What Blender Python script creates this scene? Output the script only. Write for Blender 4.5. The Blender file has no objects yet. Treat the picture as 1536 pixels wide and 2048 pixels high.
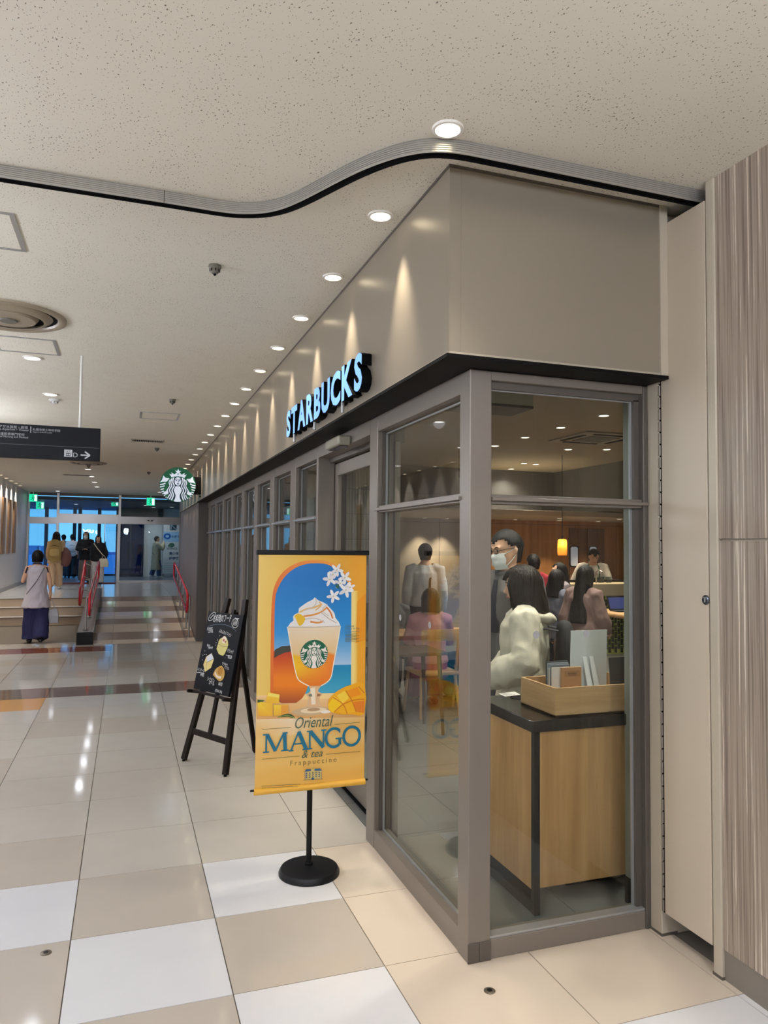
import bpy, bmesh, math, random
from mathutils import Vector, Matrix, noise
random.seed(7)
D = bpy.data
SC = bpy.context.scene
COL = SC.collection
PI = math.pi
R = math.radians

# ------------------------------------------------------------------ camera
CAM_H = 1.677
def set_camera(f=1475.56, yaw=0.3359, pitch=0.0470, roll=0.0097):
    fw = Vector((math.sin(yaw)*math.cos(pitch), math.cos(yaw)*math.cos(pitch), math.sin(pitch)))
    rt = Vector((math.cos(yaw), -math.sin(yaw), 0)); up = rt.cross(fw)
    r2 = rt*math.cos(roll) + up*math.sin(roll); u2 = -rt*math.sin(roll) + up*math.cos(roll)
    cd = D.cameras.new('camera'); co = D.objects.new('camera', cd); COL.objects.link(co)
    m = Matrix((r2, u2, -fw)).transposed().to_4x4(); m.translation = (0, 0, CAM_H)
    co.matrix_world = m
    cd.sensor_fit = 'HORIZONTAL'; cd.sensor_width = 36.0; cd.lens = f/1536*36
    cd.clip_start = 0.02; cd.clip_end = 600
    SC.camera = co
set_camera()

# ------------------------------------------------------------------ world: dusk sky, seen only through the far doors
w = D.worlds.new('world'); SC.world = w; w.use_nodes = True
wn = w.node_tree.nodes; wl = w.node_tree.links
bg = wn['Background']; tc = wn.new('ShaderNodeTexCoord'); sp = wn.new('ShaderNodeSeparateXYZ'); rp = wn.new('ShaderNodeValToRGB')
rp.color_ramp.elements[0].position = 0.46; rp.color_ramp.elements[0].color = (0.18, 0.50, 0.80, 1)
rp.color_ramp.elements[1].position = 0.75; rp.color_ramp.elements[1].color = (0.03, 0.22, 0.72, 1)
mp = wn.new('ShaderNodeMapRange'); mp.inputs['From Min'].default_value = -1; mp.inputs['From Max'].default_value = 1
wl.new(tc.outputs['Generated'], sp.inputs[0]); wl.new(sp.outputs['Z'], mp.inputs['Value']); wl.new(mp.outputs[0], rp.inputs[0])
wl.new(rp.outputs[0], bg.inputs[0]); bg.inputs[1].default_value = 2.0

# ------------------------------------------------------------------ exposure
SC.view_settings.view_transform = 'Standard'; SC.view_settings.look = 'None'
SC.view_settings.exposure = 0.0; SC.view_settings.gamma = 1.0; SC.view_settings.use_curve_mapping = False
SC.cycles.use_denoising = True
SC.cycles.max_bounces = 10; SC.cycles.transparent_max_bounces = 24; SC.cycles.sample_clamp_indirect = 4.0
SC.cycles.caustics_reflective = False; SC.cycles.caustics_refractive = False

# light levels of the lamp kinds (used in their builders)
P_WASH, P_MALL, P_FAR, P_SHOP, P_LEFT, P_GLOBE = 70.0, 33.0, 70.0, 95.0, 70.0, 365.0
C_WARM, C_NEUT, C_SHOP = (1.0, 0.86, 0.68), (.93, .97, 1.08), (1.0, 0.93, 0.82)

# ------------------------------------------------------------------ helpers
def lin(c):
    return tuple(((v/255)/12.92 if v/255 <= .04045 else ((v/255+.055)/1.055)**2.4) for v in c)
MATS = {}
def mat(name, rgb, rough=.5, metal=0.0, var=.06, scale=8.0, spec=.5, bump=0.0, bscale=60.0, stretch=(1, 1, 1), emit=None, es=0.0, sheen=0.0):
    if name in MATS: return MATS[name]
    m = D.materials.new(name); m.use_nodes = True; nt = m.node_tree; n = nt.nodes; l = nt.links
    b = n['Principled BSDF']; c = lin(rgb)
    b.inputs['Roughness'].default_value = rough; b.inputs['Metallic'].default_value = metal
    b.inputs['Specular IOR Level'].default_value = spec
    if sheen: b.inputs['Sheen Weight'].default_value = sheen
    t = n.new('ShaderNodeTexCoord'); mpn = n.new('ShaderNodeMapping'); mpn.inputs['Scale'].default_value = stretch
    nz = n.new('ShaderNodeTexNoise'); nz.inputs['Scale'].default_value = scale; nz.inputs['Detail'].default_value = 4
    mx = n.new('ShaderNodeMix'); mx.data_type = 'RGBA'
    mx.inputs['A'].default_value = (*[x*(1-var) for x in c], 1); mx.inputs['B'].default_value = (*[min(1, x*(1+var)) for x in c], 1)
    l.new(t.outputs['Object'], mpn.inputs[0]); l.new(mpn.outputs[0], nz.inputs[0]); l.new(nz.outputs[0], mx.inputs['Factor'])
    l.new(mx.outputs['Result'], b.inputs['Base Color'])
    if bump:
        bz = n.new('ShaderNodeTexNoise'); bz.inputs['Scale'].default_value = bscale; bz.inputs['Detail'].default_value = 3
        l.new(mpn.outputs[0], bz.inputs[0]); bp = n.new('ShaderNodeBump'); bp.inputs['Strength'].default_value = bump; bp.inputs['Distance'].default_value = .01
        l.new(bz.outputs[0], bp.inputs['Height']); l.new(bp.outputs[0], b.inputs['Normal'])
    if emit:
        b.inputs['Emission Color'].default_value = (*lin(emit), 1); b.inputs['Emission Strength'].default_value = es
    MATS[name] = m; return m
def glass(name, tint=(247, 249, 246), ior=1.5, rough=0.0):
    if name in MATS: return MATS[name]
    m = D.materials.new(name); m.use_nodes = True; nt = m.node_tree; n = nt.nodes; l = nt.links
    n.remove(n['Principled BSDF']); o = n['Material Output']
    tr = n.new('ShaderNodeBsdfTransparent'); tr.inputs[0].default_value = (*lin(tint), 1)
    gl = n.new('ShaderNodeBsdfGlossy'); gl.inputs['Roughness'].default_value = rough
    fr = n.new('ShaderNodeFresnel'); fr.inputs[0].default_value = ior
    ge = n.new('ShaderNodeNewGeometry'); mr = n.new('ShaderNodeMapRange'); mr.inputs['To Min'].default_value = ior; mr.inputs['To Max'].default_value = 1/ior
    l.new(ge.outputs['Backfacing'], mr.inputs['Value']); l.new(mr.outputs[0], fr.inputs[0])      # thin pane: the same reflection at both faces
    mx = n.new('ShaderNodeMixShader'); l.new(fr.outputs[0], mx.inputs[0]); l.new(tr.outputs[0], mx.inputs[1]); l.new(gl.outputs[0], mx.inputs[2])
    l.new(mx.outputs[0], o.inputs[0]); MATS[name] = m; return m
def wood(name, c1, c2, scale=(1, 1, 1), freq=14, rough=.45, axis='Z', bump=.05, spec=.4):
    """grain running along one axis, from a stretched noise feeding a ramp"""
    if name in MATS: return MATS[name]
    m = D.materials.new(name); m.use_nodes = True; nt = m.node_tree; n = nt.nodes; l = nt.links
    b = n['Principled BSDF']; b.inputs['Roughness'].default_value = rough; b.inputs['Specular IOR Level'].default_value = spec
    t = n.new('ShaderNodeTexCoord'); mpn = n.new('ShaderNodeMapping')
    s = {'X': (.06, 1, 1), 'Y': (1, .06, 1), 'Z': (1, 1, .06)}[axis]
    mpn.inputs['Scale'].default_value = [a*k*freq for a, k in zip(s, scale)]
    a = n.new('ShaderNodeTexNoise'); a.inputs['Scale'].default_value = 1; a.inputs['Detail'].default_value = 8; a.inputs['Roughness'].default_value = .65
    r = n.new('ShaderNodeValToRGB'); r.color_ramp.elements[0].position = .32; r.color_ramp.elements[1].position = .68
    r.color_ramp.elements[0].color = (*lin(c1), 1); r.color_ramp.elements[1].color = (*lin(c2), 1)
    l.new(t.outputs['Object'], mpn.inputs[0]); l.new(mpn.outputs[0], a.inputs[0]); l.new(a.outputs[0], r.inputs[0]); l.new(r.outputs[0], b.inputs['Base Color'])
    if bump:
        bp = n.new('ShaderNodeBump'); bp.inputs['Strength'].default_value = bump; l.new(a.outputs[0], bp.inputs['Height']); l.new(bp.outputs[0], b.inputs['Normal'])
    MATS[name] = m; return m
def emis(name, rgb, s):
    if name in MATS: return MATS[name]
    m = D.materials.new(name); m.use_nodes = True; n = m.node_tree.nodes; l = m.node_tree.links
    b = n['Principled BSDF']; b.inputs['Base Color'].default_value = (*lin(rgb), 1); b.inputs['Roughness'].default_value = .4
    b.inputs['Emission Color'].default_value = (*lin(rgb), 1); b.inputs['Emission Strength'].default_value = s
    MATS[name] = m; return m
def printed(name, rough=.5, es=0.0):
    """flat print: colour comes from the print's own colour attribute"""
    if name in MATS: return MATS[name]
    m = D.materials.new(name); m.use_nodes = True; n = m.node_tree.nodes; l = m.node_tree.links
    b = n['Principled BSDF']; b.inputs['Roughness'].default_value = rough
    a = n.new('ShaderNodeVertexColor'); a.layer_name = 'ink'; l.new(a.outputs[0], b.inputs['Base Color'])
    if es: l.new(a.outputs[0], b.inputs['Emission Color']); b.inputs['Emission Strength'].default_value = es
    MATS[name] = m; return m

ORG = {}
def link(o, parent=None):
    COL.objects.link(o)
    if parent is not None: o.parent = parent
    return o
def tag(o, label=None, cat=None, group=None, kind=None):
    if label: o['label'] = label
    if cat: o['category'] = cat
    if group: o['group'] = group
    if kind: o['kind'] = kind
    return o
def thing(name, label, cat, loc=(0, 0, 0), rz=0.0, group=None):
    o = D.objects.new(name, None); o.empty_display_size = .1; link(o); o.location = loc; o.rotation_euler = (0, 0, rz)
    ORG[o.name] = Vector(loc); return tag(o, label, cat, group)
def struct(name, loc=(0, 0, 0), parent=None):
    o = D.objects.new(name, None); o.empty_display_size = .1; link(o, parent)
    o.location = Vector(loc) - (ORG[parent.name] if parent else Vector()); ORG[o.name] = Vector(loc)
    if parent is None: o['kind'] = 'structure'
    return o
class MB:
    def __init__(s): s.v = []; s.f = []; s.c = []
    def add(s, vs, fs):
        k = len(s.v); s.v += [Vector(p) for p in vs]; s.f += [[i+k for i in q] for q in fs]; return s
    def box(s, x0, y0, z0, x1, y1, z1):
        x0, x1 = sorted((x0, x1)); y0, y1 = sorted((y0, y1)); z0, z1 = sorted((z0, z1))
        return s.add([(x0, y0, z0), (x1, y0, z0), (x1, y1, z0), (x0, y1, z0), (x0, y0, z1), (x1, y0, z1), (x1, y1, z1), (x0, y1, z1)],
                     [(0, 3, 2, 1), (4, 5, 6, 7), (0, 1, 5, 4), (1, 2, 6, 5), (2, 3, 7, 6), (3, 0, 4, 7)])
    def obox(s, c, ax, ay, az):
        """box with centre and three half-axis vectors"""
        c, ax, ay, az = map(Vector, (c, ax, ay, az))
        P = [c+ax*i+ay*j+az*k for k in (-1, 1) for (i, j) in ((-1, -1), (1, -1), (1, 1), (-1, 1))]
        return s.add(P, [(0, 3, 2, 1), (4, 5, 6, 7), (0, 1, 5, 4), (1, 2, 6, 5), (2, 3, 7, 6), (3, 0, 4, 7)])
    def bar(s, a, b, w, h, up=(0, 0, 1)):
        a, b = Vector(a), Vector(b); d = (b-a).normalized(); up = Vector(up)
        sd = d.cross(up).normalized(); u = sd.cross(d)
        return s.obox((a+b)/2, (b-a)/2, sd*w/2, u*h/2)
    def tube(s, pts, rad, seg=10, flat=1.0, ref=(1, 0, 0), round_=True, closed=False):
        pts = [Vector(p) for p in pts]; n = len(pts)
        if not hasattr(rad, '__len__'): rad = [rad]*n
        rad = [(r if hasattr(r, '__len__') else (r, r*flat)) for r in rad]
        if round_ and not closed:
            d0 = (pts[0]-pts[1]).normalized(); d1 = (pts[-1]-pts[-2]).normalized(); a, b = rad[0], rad[-1]
            P = []; Q = []
            for k in (.92, .62): P.append(pts[0]+d0*min(a)*k); Q.append(tuple(x*math.sqrt(1-k*k) for x in a))
            E_ = []; F_ = []
            for k in (.62, .92): E_.append(pts[-1]+d1*min(b)*k); F_.append(tuple(x*math.sqrt(1-k*k) for x in b))
            pts = P+pts+E_; rad = Q+rad+F_; n = len(pts)
        ref = Vector(ref); base = len(s.v); prev = None
        for i, p in enumerate(pts):
            if closed: t = pts[(i+1) % n]-pts[i-1]
            else: t = pts[min(i+1, n-1)]-pts[max(i-1, 0)]
            t = t.normalized(); rr = ref if prev is None else prev
            e1 = rr - t*rr.dot(t)
            if e1.length < 1e-4: e1 = Vector((0, 1, 0)) - t*t.y
            e1.normalize(); e2 = t.cross(e1); prev = e1
            for k in range(seg):
                a = 2*PI*k/seg; s.v.append(p + e1*math.cos(a)*rad[i][0] + e2*math.sin(a)*rad[i][1])
        m = n if closed else n-1
        for i in range(m):
            for k in range(seg):
                a = base+i*seg+k; b = base+i*seg+(k+1) % seg; c = base+((i+1) % n)*seg+(k+1) % seg; d = base+((i+1) % n)*seg+k
                s.f.append([a, b, c, d])
        if not closed:
            s.f.append([base+k for k in reversed(range(seg))]); s.f.append([base+(n-1)*seg+k for k in range(seg)])
        return s
    def lathe(s, prof, c=(0, 0, 0), seg=24, cap=True):
        c = Vector(c); base = len(s.v); n = len(prof)
        for r, z in prof:
            for k in range(seg):
                a = 2*PI*k/seg; s.v.append(c+Vector((r*math.cos(a), r*math.sin(a), z)))
        for i in range(n-1):
            for k in range(seg):
                s.f.append([base+i*seg+k, base+i*seg+(k+1) % seg, base+(i+1)*seg+(k+1) % seg, base+(i+1)*seg+k])
        if cap:
            s.f.append([base+k for k in reversed(range(seg))]); s.f.append([base+(n-1)*seg+k for k in range(seg)])
        return s
    def ball(s, c, r, seg=12, rings=8):
        if not hasattr(r, '__len__'): r = (r, r, r)
        c = Vector(c); base = len(s.v)
        s.v.append(c+Vector((0, 0, -r[2])))
        for i in range(1, rings):
            t = PI*i/rings
            for k in range(seg):
                a = 2*PI*k/seg; s.v.append(c+Vector((r[0]*math.sin(t)*math.cos(a), r[1]*math.sin(t)*math.sin(a), -r[2]*math.cos(t))))
        s.v.append(c+Vector((0, 0, r[2]))); top = len(s.v)-1
        for k in range(seg): s.f.append([base, base+1+(k+1) % seg, base+1+k]); s.f.append([top, top-seg+k, top-seg+(k+1) % seg])
        for i in range(rings-2):
            for k in range(seg):
                a = base+1+i*seg; s.f.append([a+k, a+(k+1) % seg, a+seg+(k+1) % seg, a+seg+k])
        return s
    def prism(s, poly, o, ex, ey, ez, t):
        """2D outline (ccw) on plane o+ex*u+ey*v, thickness t along ez"""
        o, ex, ey, ez = map(Vector, (o, ex, ey, ez)); n = len(poly)
        a = [o+ex*u+ey*v for u, v in poly]; b = [p+ez*t for p in a]
        return s.add(a+b, [list(reversed(range(n))), list(range(n, 2*n))]+[[i, (i+1) % n, n+(i+1) % n, n+i] for i in range(n)])
    def xform(s, M, k=0):
        for i in range(k, len(s.v)): s.v[i] = M @ s.v[i]
        return s
    def build(s, name, m, parent=None, smooth=False, bevel=0.0, local=False, loc=None, angle=40):
        me = D.meshes.new(name)
        off = Vector()
        if not local:
            if parent is not None: off = ORG[parent.name]
            elif loc is not None: off = Vector(loc)
            else:
                off = Vector((sum(p.x for p in s.v)/len(s.v), sum(p.y for p in s.v)/len(s.v), min(p.z for p in s.v)))
        me.from_pydata([tuple(p-off) for p in s.v], [], s.f)
        if s.c:
            at = me.color_attributes.new('ink', 'FLOAT_COLOR', 'POINT')
            for i, c in enumerate(s.c): at.data[i].color = c
        if bevel or s.f:
            bm = bmesh.new(); bm.from_mesh(me)
            if not s.c: bmesh.ops.recalc_face_normals(bm, faces=bm.faces)
            if bevel:
                ed = [e for e in bm.edges if len(e.link_faces) == 2 and e.calc_face_angle(0) > .6]
                bmesh.ops.bevel(bm, geom=ed, offset=bevel, segments=2, affect='EDGES', profile=.5, clamp_overlap=True)
            bm.to_mesh(me); bm.free()
        if smooth:
            me.polygons.foreach_set('use_smooth', [True]*len(me.polygons))
            if angle < 179:
                try: me.set_sharp_from_angle(angle=R(angle))
                except Exception: pass
        for q in (m if isinstance(m, (list, tuple)) else [m]): me.materials.append(q)
        o = D.objects.new(name, me); link(o, parent)
        if parent is None: o.location = off
        ORG[o.name] = off if parent is None else (ORG[parent.name] if not local else Vector())
        if parent is not None and parent.name in ORG and not local and parent.type == 'MESH': pass
        return o
def copy_tree(o, parent=None):
    c = o.copy(); COL.objects.link(c)
    if parent is not None: c.parent = parent
    ORG[c.name] = ORG.get(o.name, Vector())
    for ch in list(o.children): copy_tree(ch, c)
    return c
def spot(name, parent, p, power, color, ang=120, blend=1.0, size=.05, aim=(0, 0, -1)):
    ld = D.lights.new(name, 'SPOT'); ld.energy = power; ld.color = color; ld.spot_size = R(ang); ld.spot_blend = blend; ld.shadow_soft_size = size
    o = D.objects.new(name, ld); link(o, parent)
    o.location = Vector(p) - (ORG[parent.name] if parent else Vector())
    o.rotation_euler = Vector(aim).to_track_quat('-Z', 'Y').to_euler(); return o
FONT_CACHE = {}
def glyphs(text, size=1.0, bold=0.0, space=1.0, shear=0.0, extrude=0.0, line=1.0):
    """a text block as verts/faces in the XY plane (left-bottom of first line at 0,0)"""
    cu = D.curves.new('text', 'FONT'); cu.body = text; cu.size = size; cu.offset = bold; cu.space_character = space; cu.shear = shear; cu.extrude = extrude
    cu.space_line = line; cu.resolution_u = 3; cu.fill_mode = 'BOTH' if extrude else 'FRONT'
    o = D.objects.new('text', cu); COL.objects.link(o)
    dg = bpy.context.evaluated_depsgraph_get(); ev = o.evaluated_get(dg); me = ev.to_mesh()
    v = [p.co.copy() for p in me.vertices]; f = [list(p.vertices) for p in me.polygons]
    ev.to_mesh_clear(); D.objects.remove(o); D.curves.remove(cu)
    return v, f
def text_on(mb, text, o, ex, ey, w=None, h=None, bold=0.0, space=1.0, shear=0.0, rgb=None, ez=None, lift=0.0):
    """writes text on a plane: o = left bottom, ex/ey unit vectors; scaled to width w or height h; rgb fills the ink attribute"""
    v, f = glyphs(text, 1.0, bold, space, shear)
    if not v: return
    x0 = min(p.x for p in v); x1 = max(p.x for p in v); y0 = min(p.y for p in v); y1 = max(p.y for p in v)
    sx = (w/(x1-x0)) if w else h/(y1-y0); sy = (h/(y1-y0)) if h else sx
    o, ex, ey = Vector(o), Vector(ex), Vector(ey); n = ex.cross(ey)
    mb.add([o+ex*(p.x-x0)*sx+ey*(p.y-y0)*sy+n*lift for p in v], f)
    if rgb is not None: mb.c += [(*lin(rgb), 1)]*len(v)
class Art(MB):
    """layers of flat print on a plane; each layer lies a hair above the last"""
    def __init__(s, o, ex, ey, step=.00012):
        super().__init__(); s.o, s.ex, s.ey = Vector(o), Vector(ex), Vector(ey); s.n = s.ex.cross(s.ey).normalized(); s.k = 0; s.step = step
    def P(s, u, v): return s.o+s.ex*u+s.ey*v+s.n*s.step*s.k
    def poly(s, pts, col):
        s.k += 1; cs = col if isinstance(col[0], (list, tuple)) else [col]*len(pts)
        a = [s.P(*p) for p in pts]; nn = Vector()
        for i in range(len(a)): nn += (a[i]-a[0]).cross(a[(i+1) % len(a)]-a[0])
        order = list(range(len(a)))
        if nn.dot(s.n) < 0: order.reverse()
        k = len(s.v); s.v += a; s.f.append([k+i for i in order]); s.c += [(*lin(c), 1) for c in cs]
    def grid(s, rows):
        """rows of [(u,v,rgb),...] joined into quads: smooth printed colour"""
        s.k += 1; k = len(s.v); n = len(rows[0])
        for r in rows:
            for u, v, c in r: s.v.append(s.P(u, v)); s.c.append((*lin(c), 1))
        for i in range(len(rows)-1):
            for j in range(n-1):
                q = [k+i*n+j, k+i*n+j+1, k+(i+1)*n+j+1, k+(i+1)*n+j]
                nn = (s.v[q[1]]-s.v[q[0]]).cross(s.v[q[2]]-s.v[q[0]])
                s.f.append(q if nn.dot(s.n) > 0 else q[::-1])
    def ell(s, u, v, a, b, col, rot=0, n=28, a0=0, a1=360):
        pts = []
        for i in range(n):
            t = R(a0+(a1-a0)*i/(n if a1-a0 >= 360 else n-1)); x, y = a*math.cos(t), b*math.sin(t); c, sn = math.cos(R(rot)), math.sin(R(rot))
            pts.append((u+x*c-y*sn, v+x*sn+y*c))
        s.poly(pts, col)
    def stroke(s, pts, w, col, w1=None):
        """ribbon along a smoothed polyline"""
        pts = smooth2(pts); n = len(pts); L_ = []; R_ = []
        for i, p in enumerate(pts):
            a = pts[max(i-1, 0)]; b = pts[min(i+1, n-1)]; dx, dy = b[0]-a[0], b[1]-a[1]; q = math.hypot(dx, dy) or 1
            ww = (w if w1 is None else w+(w1-w)*i/(n-1))/2
            L_.append((p[0]-dy/q*ww, p[1]+dx/q*ww)); R_.append((p[0]+dy/q*ww, p[1]-dx/q*ww))
        s.grid([[(*p, col) for p in L_], [(*p, col) for p in R_]])
    def text(s, t, u, v, w=None, h=None, col=(0, 0, 0), bold=0, space=1, shear=0, ang=0):
        s.k += 1; c, sn = math.cos(R(ang)), math.sin(R(ang)); e1, e2 = s.ex.normalized(), s.ey.normalized()
        text_on(s, t, s.P(u, v), e1*c+e2*sn, e2*c-e1*sn, w, h, bold, space, shear, col)
def smooth2(pts, sub=4):
    if len(pts) < 3: return list(pts)
    out = []; n = len(pts)
    for i in range(n-1):
        p0, p1, p2, p3 = pts[max(i-1, 0)], pts[i], pts[i+1], pts[min(i+2, n-1)]
        for k in range(sub):
            t = k/sub
            out.append(tuple(.5*((2*b)+(-a+c)*t+(2*a-5*b+4*c-d)*t*t+(-a+3*b-3*c+d)*t**3) for a, b, c, d in zip(p0, p1, p2, p3)))
    out.append(tuple(pts[-1])); return out
def siren(A, cu, cv, r, green=(0, 92, 58), white=(240, 243, 245), dark=None):
    """round emblem: crowned two-tailed figure in white on green"""
    dk = dark or green
    M = lambda pts: [(cu+x*r, cv+y*r) for x, y in pts]
    def both(pts, col):
        A.poly(M(pts), col); A.poly(M([(-x, y) for x, y in pts]), col)
    def bs(pts, w, col, w1=None):
        A.stroke(M(pts), w*r, col, None if w1 is None else w1*r); A.stroke(M([(-x, y) for x, y in pts]), w*r, col, None if w1 is None else w1*r)
    A.ell(cu, cv, r, r, green, n=48)
    A.poly(M([((.18 if i % 2 == 0 else .075)*math.sin(PI*i/5), .74+(.18 if i % 2 == 0 else .075)*math.cos(PI*i/5)) for i in range(10)]), white)
    both([(0, .49), (.2, .465), (.35, .40), (.48, .61), (.34, .56), (.375, .70), (.2, .575), (.1, .69), (0, .60)], white)
    A.poly(M([(-.05, .58), (.05, .58), (0, .65)]), green)
    A.ell(cu, cv+.10*r, .5*r, .34*r, dk, n=30)
    A.poly(M([(-.5, .1), (.5, .1), (.56, -.35), (.5, -.86), (-.5, -.86), (-.56, -.35)]), dk)
    A.poly(M([(-.12, -.09), (.12, -.09), (.23, -.32), (.11, -.59), (.125, -.76), (.21, -.95), (.1, -.99), (-.1, -.99), (-.21, -.95), (-.125, -.76), (-.11, -.59), (-.23, -.32)]), white)
    A.ell(cu, cv+.19*r, .185*r, .25*r, white, n=26)
    bs([(.235, .40), (.285, .15), (.205, -.08), (.32, -.33), (.235, -.57), (.28, -.76), (.34, -.90)], .062, white)
    bs([(.33, .36), (.395, .11), (.335, -.08), (.455, -.33), (.35, -.57), (.41, -.78), (.46, -.85)], .060, white)
    bs([(.43, .28), (.49, .1), (.445, -.08), (.565, -.30), (.62, -.40)], .048, white)
    both([(.56, -.31), (.63, -.40), (.78, -.44), (.745, -.57), (.66, -.60), (.5, -.52)], white)
    bs([(.44, -.57), (.5, -.71), (.57, -.80)], .05, white)
    both([(.47, .35), (.69, .365), (.81, .50), (.865, .27), (.985, .09), (.85, .14), (.62, .15)], white)
    for a, m, b, ww in (((.68, .07), (.82, .0), (.985, -.03), .062), ((.73, -.09), (.86, -.14), (.985, -.16), .06), ((.76, -.25), (.86, -.29), (.95, -.31), .058), ((.77, -.39), (.84, -.43), (.90, -.45), .052), ((.75, -.51), (.80, -.545), (.845, -.55), .046), ((.69, -.63), (.72, -.65), (.765, -.66), .05), ((.61, -.73), (.64, -.745), (.67, -.75), .04)):
        bs([a, m, b], ww, white)
    bs([(.03, .285), (.09, .315), (.165, .28)], .035, dk); A.ell(cu+.092*r, cv+.23*r, .055*r, .03*r, dk, n=10); A.ell(cu-.092*r, cv+.23*r, .055*r, .03*r, dk, n=10)
    A.stroke(M([(.035, .25), (.02, .14), (-.02, .12)]), .03*r, dk); A.ell(cu, cv+.045*r, .065*r, .03*r, dk, n=12)
ROWS = ['first', 'second', 'third', 'fourth', 'fifth', 'sixth', 'seventh', 'eighth', 'ninth', 'tenth', 'eleventh', 'twelfth', 'thirteenth', 'fourteenth', 'fifteenth', 'sixteenth', 'seventeenth', 'eighteenth', 'nineteenth', 'twentieth', 'twenty-first', 'twenty-second', 'twenty-third']
# ================================================================== materials
CE = 3.2055
M_ALU = mat('taupe_anodised_frame', (128, 120, 112), .42, .35, .03)
M_ALUD = mat('dark_taupe_frame', (92, 86, 80), .45, .35, .03)
M_BEAD = mat('pale_glazing_bead', (178, 182, 184), .3, .6, .03)
M_BLK = mat('black_satin', (12, 12, 14), .45, 0, .1, spec=.22)
M_BLKM = mat('black_matte', (7, 7, 9), .8, 0, .1, spec=.1)
M_CANOPY = mat('black_canopy_plate', (10, 9, 9), .5, 0, .08, spec=.1)
M_FASCIA = mat('champagne_satin_panel', (150, 141, 126), .32, .35, .02, 3)
M_GLASS = glass('window_glass')
M_GLASSD = glass('door_glass', (205, 222, 226))
M_STEEL = mat('brushed_steel', (190, 190, 190), .25, .9, .04, 4, stretch=(1, 30, 30))
M_WHITE = mat('white_paint', (228, 226, 220), .5, 0, .02)
M_BEIGEDOOR = mat('beige_steel_panel', (196, 183, 164), .38, 0, .02, 3)
M_TRIMB = mat('beige_trim', (186, 176, 158), .4, .1, .03)
M_GREYW = mat('pale_grey_wall', (205, 203, 205), .45, 0, .02)
M_GREYP = mat('grey_taupe_wall_panel', (134, 127, 122), .5, 0, .05, 5, stretch=(4, 4, .2))
M_DARKW = mat('dark_grey_wall', (70, 67, 64), .6, 0, .06)
M_GROUT = mat('grey_grout', (118, 110, 100), .8, 0, .1)
def ceil_mat():
    m = D.materials.new('fissured_ceiling_board'); m.use_nodes = True; n = m.node_tree.nodes; l = m.node_tree.links
    b = n['Principled BSDF']; b.inputs['Roughness'].default_value = .8
    t = n.new('ShaderNodeTexCoord')
    mp_ = n.new('ShaderNodeMapping'); mp_.inputs['Scale'].default_value = (150, 95, 1); mp_.inputs['Rotation'].default_value = (0, 0, .5)
    a = n.new('ShaderNodeTexNoise'); a.inputs['Scale'].default_value = 1; a.inputs['Detail'].default_value = 1.5
    d = n.new('ShaderNodeTexNoise'); d.inputs['Scale'].default_value = 4.5; d.inputs['Detail'].default_value = 2
    ad = n.new('ShaderNodeMath'); ad.operation = 'MULTIPLY_ADD'; ad.inputs[1].default_value = .16
    r = n.new('ShaderNodeValToRGB'); r.color_ramp.elements[0].position = .735; r.color_ramp.elements[1].position = .775
    r.color_ramp.elements[0].color = (*lin((230, 224, 208)), 1); r.color_ramp.elements[1].color = (*lin((112, 104, 86)), 1)
    l.new(t.outputs['Object'], mp_.inputs[0]); l.new(mp_.outputs[0], a.inputs[0]); l.new(t.outputs['Object'], d.inputs[0])
    l.new(d.outputs[0], ad.inputs[0]); l.new(a.outputs[0], ad.inputs[2]); l.new(ad.outputs[0], r.inputs[0]); l.new(r.outputs[0], b.inputs['Base Color'])
    return m
M_CEIL = ceil_mat()
def tile_mat(name, c, rough=.07):
    return mat(name, c, rough, 0, .05, 5, spec=.5)
T = {'w': tile_mat('white_polished_tile', (222, 221, 222)), 'b': tile_mat('beige_polished_tile', (190, 180, 167)), 'c': tile_mat('cream_polished_tile', (214, 200, 182)),
     'm': tile_mat('pale_beige_polished_tile', (196, 189, 178)), 'd': tile_mat('taupe_polished_tile', (122, 102, 88)), 'o': tile_mat('orange_polished_tile', (206, 152, 92)),
     'r': tile_mat('russet_polished_tile', (140, 84, 64)), 'g': tile_mat('grey_shop_tile', (120, 120, 116), .3)}

# ================================================================== floor
GX, GY, TS = .4208, 2.8597, .6
fl = MB().box(-3.4, -6.2, -.08, 9.6, 17.7, -.006).build('floor', M_GROUT, loc=(0, 0, 0)); fl['kind'] = 'structure'
TILE = {}
def put_tile(parent, key, x0, y0, x1, y1, z=0.0, g=.0022):
    full = abs(x1-x0-TS) < 1e-4 and abs(y1-y0-TS) < 1e-4
    cx, cy = (x0+x1)/2, (y0+y1)/2
    if full and key in TILE: me = TILE[key]
    else:
        hx, hy = (x1-x0)/2-g, (y1-y0)/2-g; mb = MB().box(-hx, -hy, -.006, hx, hy, 0)
        o = mb.build('tile', T[key], parent, local=True); me = o.data
        if full: TILE[key] = me
        o.location = Vector((cx, cy, z))-ORG[parent.name]; return o
    o = D.objects.new('tile', me); link(o, parent); o.location = Vector((cx, cy, z))-ORG[parent.name]; return o
fixed = {(0, 0): 'b', (0, 1): 'w', (0, -1): 'w', (-1, 0): 'w', (-1, 1): 'b', (-1, -1): 'b', (-2, 1): 'w', (-2, 0): 'b', (-2, 2): 'b', (1, 0): 'c', (1, 1): 'c', (1, -1): 'c', (1, 2): 'm', (0, 2): 'm', (0, 3): 'm', (-1, 2): 'm', (2, -1): 'c', (2, -2): 'w', (0, 4): 'm', (-1, 3): 'm', (1, -2): 'c', (3, -1): 'c'}
rt = random.Random(3)
rest = MB()
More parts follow.
